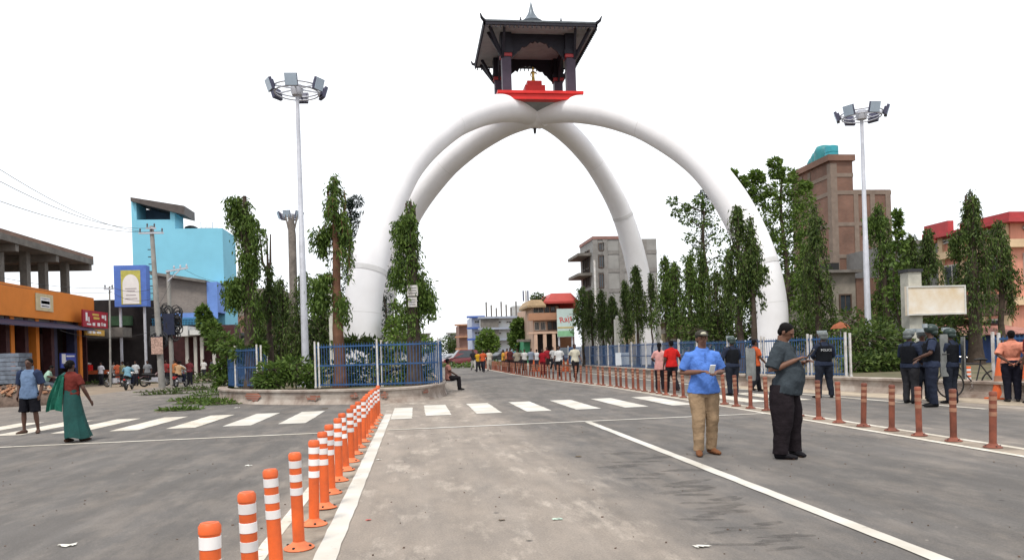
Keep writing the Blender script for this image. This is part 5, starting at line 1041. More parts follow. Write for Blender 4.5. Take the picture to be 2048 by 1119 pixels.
def person(label, x, y, heading, H=1.7, skin='brown', shirt=(.5, .5, .5), trousers=(.03, .03, .04), shoes=(.02, .02, .02), pose='stand', hair=True, sleeve=.5, belly=0.0, build=1.0, vox=.02, z=0.0, group=None, cap=None, fine=False, shorts=False, long_hair=False, vest=None, helmet=None, skirt=None, tweak=None, face=False, collar=False, loose=1.0):
    P = dict(POSES[pose]); 
    if tweak: P.update(tweak)
    k = H/1.7; t = thing('person', label, 'person', (x, y, z), R(heading), group); t.scale = (k, k, k); OFF[t.name] = V(0,0,0)
    dz = -P.get('drop', 0); ln = P.get('lean', 0.0); pit = P.get('pitch', 0.0); hip = V(0, 0, .9+dz)
    Rl = Matrix.Rotation(-ln, 3, 'X'); up = lambda p: hip + Rl @ (V(*p) + V(0, 0, dz) - hip)
    sm = SKINS[skin]; B = build; bl = belly
    b = MB()
    tor = [(.80, .11, .085, 0), (.88, .145, .10, -.005), (.98, .142, .10, bl*.5), (1.08, .138, .098, bl*.8), (1.2, .15, .105, bl*.3), (1.30, .158, .10, 0), (1.37, .14, .085, -.005), (1.42, .085, .065, -.005), (1.47, .053, .053, .0), (1.54, .05, .052, .012)]
    b.tube([up((0, o, zz)) for zz, a, c, o in tor], [(a*B, c*B*(1 + 1.2*max(o, 0))) for zz, a, c, o in tor], 16, True, (1, 0, 0))
    nk = up((0, .0, 1.50)); Rh = Rl @ Matrix.Rotation(-pit, 3, 'X'); hp = lambda p: nk + Rh @ (V(*p) - V(0, 0, 1.50))
    b.ell(hp((0, .0, 1.612)), .074, .092, .092, 16, 12, Rh); b.ell(hp((0, .028, 1.558)), .052, .062, .072, 14, 10, Rh)
    b.ell(hp((0, .062, 1.530)), .026, .024, .022, 10, 8, Rh)
    b.tube([hp((0, .088, 1.612)), hp((0, .108, 1.580)), hp((0, .100, 1.570))], [.009, .015, .012], 8); b.ell(hp((0, .074, 1.618)), .058, .022, .012, 10, 6, Rh)
    for s in (-1, 1): b.ell(hp((s*.076, -.004, 1.588)), .011, .020, .030, 8, 6, Rh)
    # arms with hands
    sh = [up((s*.176*B, 0, 1.352)) for s in (-1, 1)]
    el = P.get('elbow', ((-.235, -.03, 1.11), (.235, -.03, 1.11))); wr = P.get('wrist', ((-.255, .05, .87), (.255, .05, .87)))
    lowered = pose in ('ride', 'sit'); E_ = [V(*e) for e in el]; W_ = [V(*e) for e in wr]
    if B > 1.05 and not lowered:
        E_ = [V(e.x*(.5+.5*B), e.y, e.z) for e in E_]; W_ = [V(w_.x*(1 if abs(w_.x) < .2 else .5+.5*B), w_.y, w_.z) for w_ in W_]
    for i, s in enumerate((-1, 1)):
        S, E, W = sh[i], E_[i], W_[i]
        b.tube([up((s*.11*B, 0, 1.365)), S, S.lerp(E, .5), E, E.lerp(W, .3), E.lerp(W, .7), W], [.055, .056*B, .047*B, .040, .042, .034, .027], 12)
        d = (W-E).normalized(); d = V(*P['hand'][i]).normalized() if 'hand' in P else d
        nrm = V(-s, 0, 0) if abs(d.z) > .7 else V(0, 0, -1); nrm = (nrm - d*nrm.dot(d)).normalized(); lat = d.cross(nrm).normalized()
        if lat.y < 0 and abs(d.z) > .7: lat = -lat
        if abs(d.z) <= .7 and lat.x*s > 0: lat = -lat
        pm = W + d*.012; pe = W + d*.095; b.tube([W, pm + d*.02, W + d*.06, pe], [(.026, .02), (.034, .018), (.040, .016), (.038, .013)], 12, True, lat)
        for j, (o, L) in enumerate(((.030, .068), (.010, .078), (-.010, .073), (-.029, .056))):
            q0 = W + d*.085 + lat*o; cu = .45 + .08*j; d1 = (d + nrm*cu*.6 + lat*o*1.2).normalized(); d2 = (d + nrm*cu*2.0).normalized(); q1 = q0 + d1*L*.55; b.tube([q0 - d*.03, q0, q1, q1 + d2*L*.5], [.0095, .0092, .0085, .0065], 8)
        q0 = W + d*.03 + lat*.028; q1 = q0 + (lat*.7 + d*.7 + nrm*.35).normalized()*.04; b.tube([q0 - lat*.02, q0, q1, q1 + (d + nrm*.5 + lat*.1).normalized()*.032], [.014, .013, .0105, .008], 8)
    # legs and feet
    kn = P.get('knee', ((-.095, .015, .49), (.095, .015, .49))); an = P.get('ank', ((-.10, -.02, .085), (.10, -.02, .085))); foot = P.get('foot', ((-.16, 1, 0), (.16, 1, 0)))
    hips = [V(s*.088*B, 0, .88+dz) for s in (-1, 1)]; legs = []
    for i, s in enumerate((-1, 1)):
        Hq, K, A = hips[i], V(*kn[i]), V(*an[i]); K.x *= .5+.5*B
        legs.append((Hq, K, A)); b.tube([Hq + V(0, 0, .03), Hq.lerp(K, .25), Hq.lerp(K, .7), K, K.lerp(A, .35), K.lerp(A, .8), A], [.09*B, .082*B, .062*B, .052, .055, .036, .034], 12)
        fd = V(*foot[i]).normalized(); b.tube([A - fd*.055 - V(0, 0, .045), A - V(0, 0, .04), A + fd*.08 - V(0, 0, .052), A + fd*.16 - V(0, 0, .062), A + fd*.19 - V(0, 0, .066)], [(.028, .028), (.036, .042), (.040, .032), (.040, .020), (.022, .012)], 12, True, fd.cross(V(0,0,1)))
    body = skin_obj('body', b, sm, t, .0062 if fine else vox, 1)
    g = .013 + vox*.35
    # shirt
    b = MB(); hem = P.get('hem', .84)
    hm = .196 if skirt is None else .15; st_ = [(hem, hm, .130 if skirt is None else .11, bl*.3), (.93, hm*.95, .124 if skirt is None else .11, bl*.6), (1.0, .165, .114, bl), (1.08, .146, .108, bl), (1.2, .155, .112, bl*.35), (1.30, .160, .108, 0), (1.365, .142, .09, -.005), (1.415, .098, .072, -.005), (1.462, .064, .06, 0)]
    b.tube([up((0, o, zz)) for zz, a, c, o in st_], [(a*B+g, c*B*(1 + 1.2*max(o, 0))+g) for zz, a, c, o in st_], 18, True, (1, 0, 0))
    for i, s in enumerate((-1, 1)):
        S, E, W = sh[i], E_[i], W_[i]; q = [up((s*.09*B, 0, 1.36)), S]; r_ = [.056+g, .056*B+g]
        if sleeve <= .6: q += [S.lerp(E, .4), S.lerp(E, min(.95, sleeve*1.6))]; r_ += [.053*B+g, .054*B+g]
        else: q += [S.lerp(E, .5), E, E.lerp(W, .5), E.lerp(W, .97)]; r_ += [.052*B+g, .046+g, .042+g, .034+g]
        b.tube(q, r_, 12)
    s_o = skin_obj('shirt', b, cloth(shirt), t, max(vox*.8, .012) if not fine else .011, 3, .03 if vox < .03 else None)
    if collar:
        b = MB(); ring = [V(.068*math.cos(a), .066*math.sin(a) + .004, 1.468 - .022*math.sin(a)) for a in np.linspace(-1.2+math.pi/2*0, 2*math.pi-.0, 22)]
        b.tube([up(p) for p in ring], (.010, .026) and [(.009, .024)]*22, 8, True, (0, 0, 1)); b.build('collar', cloth(shirt), s_o, True)
        b = MB(); b.box(-.012, .012, .096*B+g+.0, .108*B+g, 1.27, 1.40); b.build('placket', cloth(tuple(c*.9 for c in shirt)), s_o, True)
    if skirt is None:
        b = MB(); b.tube([V(0, 0, zz+dz) for zz in (.79, .86, .94, 1.0)], [(.14*B+g*.6, .105*B+g*.6), (.152*B+g*.6, .112*B+g*.6), (.15*B+g*.5, .108*B+g*.5), (.14*B+g*.3, .1*B+g*.3)], 16, True, (1, 0, 0))
        for Hq, K, A in legs:
            if shorts: b.tube([Hq + V(0, 0, .05), Hq.lerp(K, .3), Hq.lerp(K, .7), K + V(0, 0, .0)], [.10*B+g, .096*B+g, .088*B+g, .092*B+g], 14)
            else: b.tube([Hq + V(0, 0, .05), Hq.lerp(K, .3), Hq.lerp(K, .75), K, K.lerp(A, .5), A + V(0, 0, .0), A - V(0, 0, .02)], [.098*B+g, .092*B*(.6+.4*loose)+g, .074*B*loose+g, .066*B*loose+g, .060*loose+g, .054*loose+g, .056*loose+g], 14)
        skin_obj('shorts' if shorts else 'trousers', b, cloth(trousers), t, max(vox*.8, .012) if not fine else .011, 3, .026 if vox < .03 else None)
    b = MB()
    for i, (Hq, K, A) in enumerate(legs):
        fd = V(*foot[i]).normalized(); b.tube([A - fd*.075 - V(0, 0, .048), A - fd*.03 - V(0, 0, .035), A + fd*.06 - V(0, 0, .040), A + fd*.15 - V(0, 0, .052), A + fd*.205 - V(0, 0, .060)], [(.034, .034), (.044, .048), (.048, .042), (.047, .030), (.026, .018)], 12, True, fd.cross(V(0,0,1)))
    if shoes is not None: skin_obj('shoes', b, cloth(shoes, .6), t, max(vox*.7, .01), 1)
    if hair and not helmet:
        b = MB(); b.ell(hp((0, -.016, 1.640)), .083, .092, .078, 16, 12, Rh); b.ell(hp((0, -.045, 1.585)), .074, .058, .062, 14, 10, Rh)
        for s in (-1, 1): b.ell(hp((s*.070, .012, 1.615)), .012, .022, .03, 8, 6, Rh)
        if long_hair: b.ell(hp((0, -.085, 1.50)), .055, .04, .13, 12, 8, Rh)
        skin_obj('hair', b, M_HAIR, t, max(.01, vox*.6), 1)
    if cap:
        b = MB(); b.ell(hp((0, -.006, 1.652)), .090, .104, .066, 16, 10, Rh); b.tube([hp((0, .06, 1.648)), hp((0, .12, 1.645)), hp((0, .165, 1.632))], [(.074, .012), (.068, .009), (.045, .006)], 12, True, (1, 0, 0)); c_ = skin_obj('cap', b, cap, t, max(.009, vox*.6), 1)
    if helmet:
        b = MB(); b.ell(hp((0, -.005, 1.650)), .122, .140, .105, 18, 12, Rh); b.ell(hp((0, -.06, 1.575)), .108, .080, .070, 14, 10, Rh); h_ = skin_obj('helmet', b, helmet, t, max(.012, vox*.7), 1)
        b = MB(); 
        a_ = np.linspace(-1.1, 1.1, 9); vs = [hp((.150*math.sin(a), .165*math.cos(a)*.98, 1.68 + dz_)) for dz_ in (0, .085) for a in a_]; b.add(vs, [(i, i+1, i+10, i+9) for i in range(8)]); b.add([v*.0 + v + Rh @ V(0, -.004, .0) for v in vs], [(i+9, i+10, i+1, i) for i in range(8)]); b.build('visor', mat('clear_visor', (.32, .36, .38), .2, .1, spec=.6), h_, True)
    if vest:
        b = MB(); vv = [(.95, .150, .115), (1.1, .152, .118), (1.25, .16, .118), (1.36, .150, .100)]; b.tube([up((0, 0, zz)) for zz, a, c in vv], [(a*B+g+.018, c*B+g+.018) for zz, a, c in vv], 18, True, (1, 0, 0)); v_ = skin_obj('vest', b, vest, t, .014, 2)
        b = MB()
        for s in (-1, 1): b.tube([up((s*.085, .115, 1.33)), up((s*.095, .05, 1.44)), up((s*.095, -.05, 1.44)), up((s*.085, -.12, 1.33))], [(.032, .012)]*4, 8, True, (1, 0, 0)); 
        b.build('shoulder_strap', vest, v_, True)
    if face:
        for s in (-1, 1):
            b = MB(); b.ell(hp((s*.028, .081, 1.600)), .012, .008, .006, 8, 6, Rh); b.build('eye', M_EYE, t, True)
            b = MB(); b.tube([hp((s*.012, .090, 1.617)), hp((s*.030, .089, 1.622)), hp((s*.048, .076, 1.616))], [.004, .005, .003], 6); b.build('eyebrow', M_HAIR, t, True)
        b = MB(); b.tube([hp((-.024, .083, 1.546)), hp((0, .091, 1.547)), hp((.024, .083, 1.546))], [.003, .006, .003], 8); b.build('mouth', M_LIP, t, True)
    return t, hp, up
# the two men standing in the lane
g1 = Pz(1414, 909); t1, hp1, up1 = person('man in bright blue polo shirt and khaki trousers with a cap, hands together', g1.x, g1.y+.06, 176 - math.degrees(YAW)*0, 1.68, 'brown', (.11, .24, .68), (.36, .25, .155), (.20, .085, .04), 'front_hands', True, .5, .03, 1.08, .016, fine=True, face=True, collar=True, cap=mat('dark_cap_cloth', (.05, .045, .035), .9, .3), tweak=dict(ank=((-.105, -.05, .085), (.11, .07, .085)), knee=((-.10, .03, .49), (.10, .09, .49)), foot=((-.3, 1, 0), (.25, 1, 0)), hem=.86))
b = MB(); b.ell(hp1((0, .085, 1.662)), .042, .020, .026, 10, 8); b.build('cap_badge', mat('cap_pale_panel', (.55, .52, .40), .8), t1, True)
ph = thing('phone', 'small white phone held in both hands by the man in blue', 'phone', (g1.x, g1.y, 0), R(176)); ph.scale = t1.scale; b = MB(); b.obox(V(.0, .335, 1.185), .07, .012, .13, Matrix.Rotation(R(-35), 3, 'X')); b.build('case', mat('white_phone', (.7, .7, .7), .3), ph, True)
g2 = Pz(1572, 914); hd2 = -132
t2, hp2, up2 = person('heavy-set man in dark grey shirt and black trousers looking down at his phone', g2.x, g2.y, hd2, 1.74, 'brown', (.050, .062, .073), (.022, .017, .020), (.014, .013, .016), 'phone', True, .55, .085, 1.27, .016, fine=True, face=True, collar=True, loose=1.35, tweak=dict(foot=((.75, 1, 0), (-.1, 1, 0)), ank=((-.17, .06, .085), (.17, -.02, .085)), knee=((-.13, .05, .49), (.13, .01, .49)), hem=.83))
ph = thing('phone', 'black phone in the hands of the man in the dark shirt', 'phone', (g2.x, g2.y, 0), R(hd2)); ph.scale = t2.scale; b = MB(); b.obox(V(.03, .335, 1.30), .075, .012, .15, Matrix.Rotation(R(-40), 3, 'X')); b.build('case', mat('black_phone', (.012, .012, .014), .25), ph, True)
# left pair
p = Pz(62, 866); t, hp, up = person('man in pale blue tee with navy sleeves and dark shorts, far left', p.x, p.y, 172, 1.66, 'dark', (.15, .22, .35), (.012, .012, .016), (.10, .06, .045), 'stand', True, .2, .02, 1.05, .016, shorts=True, face=True, tweak=dict(foot=((-.5, 1, 0), (.25, 1, 0)), ank=((-.15, -.03, .085), (.14, .02, .085)), knee=((-.13, .02, .49), (.125, .03, .49)), elbow=((-.26, -.05, 1.12), (.26, -.04, 1.12)), wrist=((-.25, .02, .88), (.24, .06, .86)), hem=.80))
b = MB(); g_ = .03
for s in (-1, 1):
    S = up((s*.19, 0, 1.375)); E = V(s*.265, -.05, 1.12); b.tube([S + V(-s*.05, 0, .02), S, S.lerp(E, .5), S.lerp(E, .97)], [.085, .094, .088, .084], 12)
skin_obj('sleeves', b, cloth((.035, .05, .10)), t, .016, 2)
p = Pz(146, 883); tw, hpw, upw = person('woman in a deep green sari with brown-red blouse walking away, hair tied in a bun', p.x, p.y, -18, 1.58, 'dark', (.16, .032, .026), (.02, .02, .02), (.06, .03, .02), 'walk', True, .45, .0, .98, .016, skirt=True, tweak=dict(hem=1.12, ank=((-.08, -.06, .085), (.10, .16, .085)), knee=((-.08, .02, .49), (.09, .13, .49)), wrist=((-.27, .0, .95), (.33, .13, .86)), elbow=((-.26, -.04, 1.14), (.28, .0, 1.12))))
M_SARI = mat('deep_green_sari', (.008, .062, .056), .75, .2, 5, .4, 30); M_PALLU = mat('bright_green_pallu', (.010, .13, .085), .7, .25, 5, .4, 30)
b = MB(); rings = []
for i in range(15):
    f = i/14; zz = 1.12 - (1.12-.09)*f; n = 44; ring = []
    for j in range(n):
        a = 2*math.pi*j/n; pl_ = 1 + .055*f*math.sin(9*a + 2*f) + .03*f*math.sin(17*a+1); rx = (.155 + .03*math.sin(min(f*3, 1.57)) + .06*f**2)*pl_; ry = (.12 + .035*math.sin(min(f*3, 1.57)) + .10*f**2)*pl_
        ring.append((rx*math.cos(a) + .09*f**2, ry*math.sin(a) + .06*f**2, zz + .02*f*math.sin(3*a)))
    rings.append(ring)
b.add([q for r_ in rings for q in r_], [(i*44+j, (i+1)*44+j, (i+1)*44+(j+1) % 44, i*44+(j+1) % 44) for i in range(14) for j in range(44)], True); b.build('sari_skirt', M_SARI, tw, True)
b = MB(); m_ = 16; n = 9
vs = []
for i in range(m_):
    f = i/(m_-1); 
    for j in range(n):
        u = j/(n-1)-.5; vs.append((-.13 - .16*f + u*(.16 + .20*f), -.11 - .07*math.sin(f*2.2) - .035*math.sin(j*1.9+f*3), 1.36 - .72*f + .05*math.cos(u*3)))
b.add(vs, [(i*n+j, i*n+j+1, (i+1)*n+j+1, (i+1)*n+j) for i in range(m_-1) for j in range(n-1)], True)
vs2 = [(x_, y_-.012, z_) for x_, y_, z_ in vs]; b.add(vs2, [(i*n+j+1, i*n+j, (i+1)*n+j, (i+1)*n+j+1) for i in range(m_-1) for j in range(n-1)], True); b.build('sari_pallu', M_PALLU, tw, True)
b = MB(); b.tube([up((-.16, -.10, 1.36)), up((-.15, .0, 1.44)), up((-.08, .11, 1.32)), up((.08, .13, 1.16)), up((.14, .05, 1.06))], [(.06, .02)]*5, 10); b.build('sari_drape', M_SARI, tw, True)
b = MB(); b.ell(hpw((0, -.125, 1.60)), .05, .045, .05); b.build('hair_bun', M_HAIR, tw, True)
# couple
p = Pz(1301, 783); person('woman in a pink top with long dark hair beside the man in red', p.x+.35, p.y, -20, 1.62, 'dark', (.66, .34, .32), (.025, .02, .025), (.2, .1, .07), 'hold', True, .5, 0, .92, .02, long_hair=True, group=None, tweak=dict(hem=.76))
p = Pz(1324, 785); person('man in a red tee walking with the woman in pink', p.x+.35, p.y, 8, 1.68, 'dark', (.55, .022, .02), (.022, .02, .024), (.05, .03, .03), 'walk', True, .5, 0, 1, .02, tweak=dict(elbow=((-.25, -.03, 1.11), (.33, .06, 1.14)), wrist=((-.26, .05, .88), (.46, .2, 1.0))))
# police
M_VEST = mat('black_body_armour', (.008, .009, .012), .8, .25, 8, .5, 40, spec=.08); M_CAMO = (.028, .036, .062); M_HELM = mat('scuffed_grey_helmet', (.12, .135, .135), .45, .3, 5); M_HELG = mat('dark_green_helmet', (.03, .05, .045), .4, .3, 5)
def cop(label, px, py, hd, H=1.7, pose='stand', helm=M_HELM, sh=M_CAMO, dx=0, **kw):
    p = Pz(px, py); return person(label, p.x+dx, p.y, hd, H, 'dark', sh, kw.pop('tr', (.022, .026, .038)), (.014, .014, .016), pose, False, kw.pop('sleeve', .9), .0, 1.12, .018, vest=M_VEST, helmet=helm, **kw), p
(tc_, hc, uc), p = cop('policeman seen from behind with lettering on his black vest and grey helmet', 1650, 795, -6, 1.72, 'hold', tweak=dict(ank=((-.17, -.02, .085), (.17, -.02, .085)), knee=((-.13, .02, .49), (.13, .02, .49)), foot=((-.5, 1, 0), (.5, 1, 0))))
text('POLICE', .088, mat('pale_police_lettering', (.45, .46, .47), .6), tc_, (0, -.172, 1.25), (R(90), 0, 0), ext=.003)
(tc2, hc2, uc2), p2 = cop('policeman in black armour behind the man in blue, carrying a riot shield', 1466, 790, 10, 1.68, 'hold', M_HELG)
M_SHIELD = mat('scratched_polycarbonate', (.20, .21, .205), .3, .3, 4, spec=.4)
def shield(label, x, y, z, hd):
    t = thing('riot_shield', label, 'shield', (x, y, z), R(hd)); b = MB(); n = 10; vs = []
    for dy in (0, -.008):
        for i in range(9):
            zz = i/8*.95
            for j in range(n+1):
                u = -1 + 2*j/n; wv = .20*(1 if .1 < i/8 < .9 else .84); vs.append((u*wv, dy + .07*(1-u*u), zz))
    m_ = n+1; o2 = 9*m_; fs = [(i*m_+j, i*m_+j+1, (i+1)*m_+j+1, (i+1)*m_+j) for i in range(8) for j in range(n)]; fs += [tuple(o2+q for q in f[::-1]) for f in fs]
    b.add(vs, fs, True); b.build('panel', M_SHIELD, t, True); b = MB(); b.tube([(-.1, -.012, .5), (-.1, -.06, .5), (.1, -.06, .5), (.1, -.012, .5)], .014, 6); b.build('handle', M_BLK, t, True)
    b = MB(); b.bar((-.2, 0, .1), (-.2, 0, .86), .015); b.bar((.2, 0, .1), (.2, 0, .86), .015); b.build('rim', M_BLK, t, True)
shield('clear riot shield carried by the policeman behind the man in blue', p2.x+.52, p2.y-.12, .42, 200)
pc = Pz(1832, 806); cop('policeman with a scuffed helmet at the left of the police group', 1822, 806, -70, 1.66, 'hold', tr=(.035, .035, .04))
cop('policeman standing close behind the two front officers in the group', 1840, 803, 150, 1.66, 'stand', dx=.1)
cop('policeman in the dark green helmet in the middle of the police group', 1866, 813, 60, 1.74, 'hold', M_HELG, (.035, .045, .08), sleeve=.5, tr=(.025, .03, .05))
(t_, h_, u_), p5 = cop('policeman at the right of the group holding a riot shield', 1903, 806, 20, 1.66, 'hold', M_HELG)
shield('grey riot shield between two policemen in the right group', p5.x-.30, p5.y-.20, .62, 28); shield('white-edged riot shield seen edge-on at the right of the police group', p5.x+.32, p5.y-.05, .55, 47)
p = Pz(1512, 783); person('walking person with an orange shirt under a dark bag strap, left of the dark-shirted man', p.x, p.y, -80, 1.62, 'dark', (.50, .10, .035), (.02, .02, .025), (.03, .02, .02), 'walk', True, .5, 0, 1, .02)
p = Pz(2026, 803); person('stout man in a salmon pink shirt and navy trousers near the right edge', p.x, p.y, -30, 1.60, 'dark', (.72, .28, .19), (.018, .018, .03), (.05, .045, .045), 'behind', True, .6, .07, 1.15, .018, collar=True)
p = Pz(2070, 806); person('person in dark red cut by the right edge of the photo', p.x, p.y, 10, 1.72, 'dark', (.16, .03, .03), (.02, .02, .03), (.02, .02, .02), 'stand', True, .6, 0, 1.05, .02)
# walkers in the road and the crowd beyond the red bollards
def walker(label, px, py, hd, shirt, tr=(.03, .03, .04), pose='walk', H=1.68, group=None, **kw):
    p = Pz(px, py); k = 1 + .05*math.sin(px*7.3); f = 1 + (.10*math.sin(px*3.1) if group == GC and px < 1110 else 0); return person(label, p.x*f, p.y*f, hd + 25*math.sin(px*1.7), H*k, 'dark', shirt, tr, (.03, .025, .025), pose, True, .5, 0, 1, .032, group=group, **kw)
GW = 'people walking up the far road'; GC = 'crowd beyond the red bollards'
walker('walker in black shirt and pale trousers, leftmost on the far road', 947, 741, 175, (.03, .03, .035), (.5, .48, .45), group=GW)
walker('walker in a yellow shirt on the far road', 957, 743, 170, (.62, .36, .03), group=GW, pose='walk2')
walker('walker in an orange-red shirt on the far road', 967, 744, 180, (.58, .11, .04), group=GW)
walker('walker in a cream shirt at the right of the far road group', 979, 741, 185, (.60, .55, .46), (.42, .38, .33), pose='walk2', group=GW)
for lab, px, py, hd, sh, tr, ps in (
 ('person in mustard yellow at the left end of the crowd', 1007, 738, 90, (.60, .32, .05), (.1, .06, .04), 'stand'), ('person in dark maroon beside the one in mustard yellow', 1021, 739, 120, (.10, .03, .03), (.03, .02, .02), 'stand'),
 ('person in a beige shirt in the crowd', 1035, 742, 170, (.50, .43, .33), (.05, .04, .04), 'walk'), ('person in white and dark trousers left of the checked shirt', 1050, 742, 160, (.66, .64, .62), (.03, .03, .03), 'walk2'),
 ('person in a blue-grey checked shirt in the crowd', 1063, 743, 190, (.30, .34, .42), (.04, .04, .05), 'stand'), ('person in white behind the checked shirt', 1074, 738, 150, (.64, .64, .66), (.05, .05, .07), 'stand'),
 ('person in deep red in the middle of the crowd', 1086, 745, 170, (.36, .02, .03), (.12, .02, .025), 'stand'), ('second person in deep red, half hidden', 1095, 743, 140, (.33, .03, .04), (.04, .03, .03), 'stand'),
 ('small person in white right of the two in red', 1107, 743, 200, (.6, .6, .6), (.05, .05, .06), 'walk'), ('person in white tee and black trousers crossing at the red bollards', 1119, 752, 178, (.70, .70, .70), (.02, .02, .022), 'walk'),
 ('person in cream vest and black trousers nearest of the crowd', 1151, 758, 182, (.62, .58, .47), (.02, .018, .02), 'walk2'), ('distant person in blue in the crowd', 1028, 734, 170, (.1, .15, .3), (.03, .03, .04), 'stand'), ('distant person in grey behind the crowd', 1043, 733, 170, (.25, .25, .26), (.03, .03, .04), 'stand'), ('distant person in orange by the cones', 1015, 735, 170, (.5, .18, .08), (.03, .03, .04), 'stand')):
    walker(lab, px, py, hd, sh, tr, ps, group=GC)
# person sitting on the island wall end
person('person in a pinkish top sitting on the end of the island wall', 1.28, 30.0, -90, 1.66, 'dark', (.46, .22, .18), (.025, .022, .025), (.02, .02, .02), 'sit', True, .5, 0, 1, .024, z=.02)
# left street
def lw(label, px, py, hd, sh, tr=(.03, .03, .04), pose='stand', H=1.66, **kw):
    p = Pz(px, py); return person(label, p.x, p.y, hd, H, 'dark', sh, tr, (.03, .025, .025), pose, True, .55, 0, 1, .03, **kw)
lw('man in a white shirt standing by the red cart before the shops', 203, 770, 160, (.66, .64, .70)); lw('woman in orange-red near the cart on the left street', 236, 768, 30, (.50, .12, .06), (.35, .08, .05)); lw('person in beige standing between the white-shirted man and the woman in orange-red', 228, 767, 200, (.45, .38, .34)); lw('person in red at the back by the grey canopy', 345, 769, 200, (.38, .04, .04)); lw('person in pale blue near the red cart', 163, 768, 100, (.35, .45, .55)); lw('person with an orange top behind the motorbike pair', 351, 771, 140, (.5, .2, .08)); lw('person in white behind the rider on the left street', 272, 771, 170, (.6, .62, .64)); lw('person in dark red by the utility pole', 333, 769, 170, (.25, .05, .05))
lw('person in white on the left street just before the felled crown', 408, 758, 170, (.66, .64, .62)); lw('person in dark clothes among the branches on the left street', 424, 757, 120, (.08, .08, .10)); lw('person in pale shirt seen beside the fence end on the left street', 440, 757, 200, (.55, .56, .58))
for lab, px0, px1, q0, q1, y in (('pale cream concrete block behind the fence at the foot of the left tusk', 735, 796, 697, 714, 31), ('low cream concrete block by the reddish trunk on the island', 642, 704, 731, 749, 29.2)):
    a, c = Py(px0, q1, y), Py(px1, q0, y); t = thing('concrete_block', lab, 'block', ((a.x+c.x)/2, y, .38)); b = MB(); b.box(a.x, c.x, y, y+.5, .38, max(c.z, .8)); b.box(a.x-.04, c.x+.04, y-.04, y+.54, max(c.z, .8), max(c.z, .8)+.06); b.build('block', mat('cream_concrete', (.45, .40, .28), .9, .2, 2, .3), t)
# ------------------------------------------------------------ vehicles and small things
M_TYRE = mat('tyre_rubber', (.018, .018, .018), .8, .2); M_CHR = mat('bright_metal', (.5, .5, .5), .3, .1, metal=.9); M_PNT_K = mat('black_gloss_paint', (.015, .015, .018), .25, .1, spec=.6)
def wheel(t, x, y, r, wd, axis='x', name='wheel', thin=False):
    b = MB(); n = 26; ring = []
    for i in range(n+1):
        a = 2*math.pi*i/n; ring.append(V(x, y + (r-wd/2)*math.cos(a), r + (r-wd/2)*math.sin(a)))
    b.tube(ring, wd/2, 8, False); w_ = b.build(name, M_TYRE, t, True); b = MB()
    for k in range(6 if not thin else 12): a = math.pi*k/(6 if not thin else 12); b.bar(V(x, y - (r-wd)*math.cos(a), r - (r-wd)*math.sin(a)), V(x, y + (r-wd)*math.cos(a), r + (r-wd)*math.sin(a)), .03 if not thin else .008)
    b.tube([V(x-.06, y, r), V(x+.06, y, r)], .05 if not thin else .03, 10); b.build('rim', M_CHR, w_, True); return w_
def motorbike(label, x, y, hd, col):
    t = thing('motorbike', label, 'motorbike', (x, y, 0), R(hd)); wheel(t, 0, -.62, .30, .1); wheel(t, 0, .66, .30, .09); pm = mat('bike_paint_%d' % int(col[0]*1000), col, .3, .1, spec=.6)
    b = MB(); b.tube([(0, .02, .72), (0, .16, .80), (0, .38, .78)], [(.11, .07), (.15, .12), (.07, .06)], 12, True, (1, 0, 0)); b.build('tank', pm, t, True)
    b = MB(); b.tube([(0, -.75, .80), (0, -.4, .77), (0, .02, .74)], [(.09, .05), (.13, .05), (.10, .05)], 12, True, (1, 0, 0)); b.build('seat', M_BLK, t, True)
    b = MB(); b.tube([(0, .66, .30), (0, .50, .72), (0, .44, .95)], [.035, .04, .04], 8); b.tube([(-.36, .36, 1.0), (-.15, .44, .98), (.15, .44, .98), (.36, .36, 1.0)], .016, 6); b.build('fork', M_CHR, t, True)
    b = MB(); b.ell((0, .52, .90), .10, .09, .10); b.build('headlight', M_CHR, t, True); b = MB(); b.box(-.11, .11, -.2, .25, .26, .58); b.bar((0, -.62, .3), (0, 0, .45), .06); b.build('engine', M_GALV, t, True)
    b = MB(); b.tube([(.14, .1, .3), (.15, -.4, .32), (.16, -.85, .42)], [.03, .045, .05], 8); b.build('exhaust', M_CHR, t, True)
    b = MB(); b.tube([(0, -.35, .62), (0, -.65, .66), (0, -.92, .52)], [(.09, .03)]*3, 8, True, (1, 0, 0)); b.box(-.06, .06, -.93, -.89, .56, .68); b.build('tail', pm, t, True); b = MB(); b.box(-.05, .05, -.95, -.93, .58, .64); b.build('tail_light', M_RED, t, True); return t
def rider(label, x, y, hd, sh, tr=(.03, .035, .06), off=0, **kw):
    d = V(-math.sin(R(hd)), math.cos(R(hd)), 0); return person(label, x + d.x*off, y + d.y*off, hd, 1.66, 'dark', sh, tr, (.03, .025, .025), 'ride', True, .6, 0, 1, .026, z=.10, **kw)
p = Pz(258, 779); motorbike('dark motorbike ridden away by the man in light blue on the left street', p.x, p.y, 6, (.05, .05, .055)); rider('rider in a light blue shirt on the dark motorbike', p.x, p.y, 6, (.20, .38, .48), off=-.25)
p = Pz(362, 774); motorbike('red-tailed motorbike carrying two people on the left street', p.x, p.y, -8, (.30, .03, .03)); rider('front rider in a white shirt on the red-tailed motorbike', p.x-.1, p.y, -8, (.66, .66, .64), off=.05); rider('pillion passenger in a sand coloured shirt on the red-tailed motorbike', p.x+.05, p.y, -8, (.46, .30, .17), off=-.42)
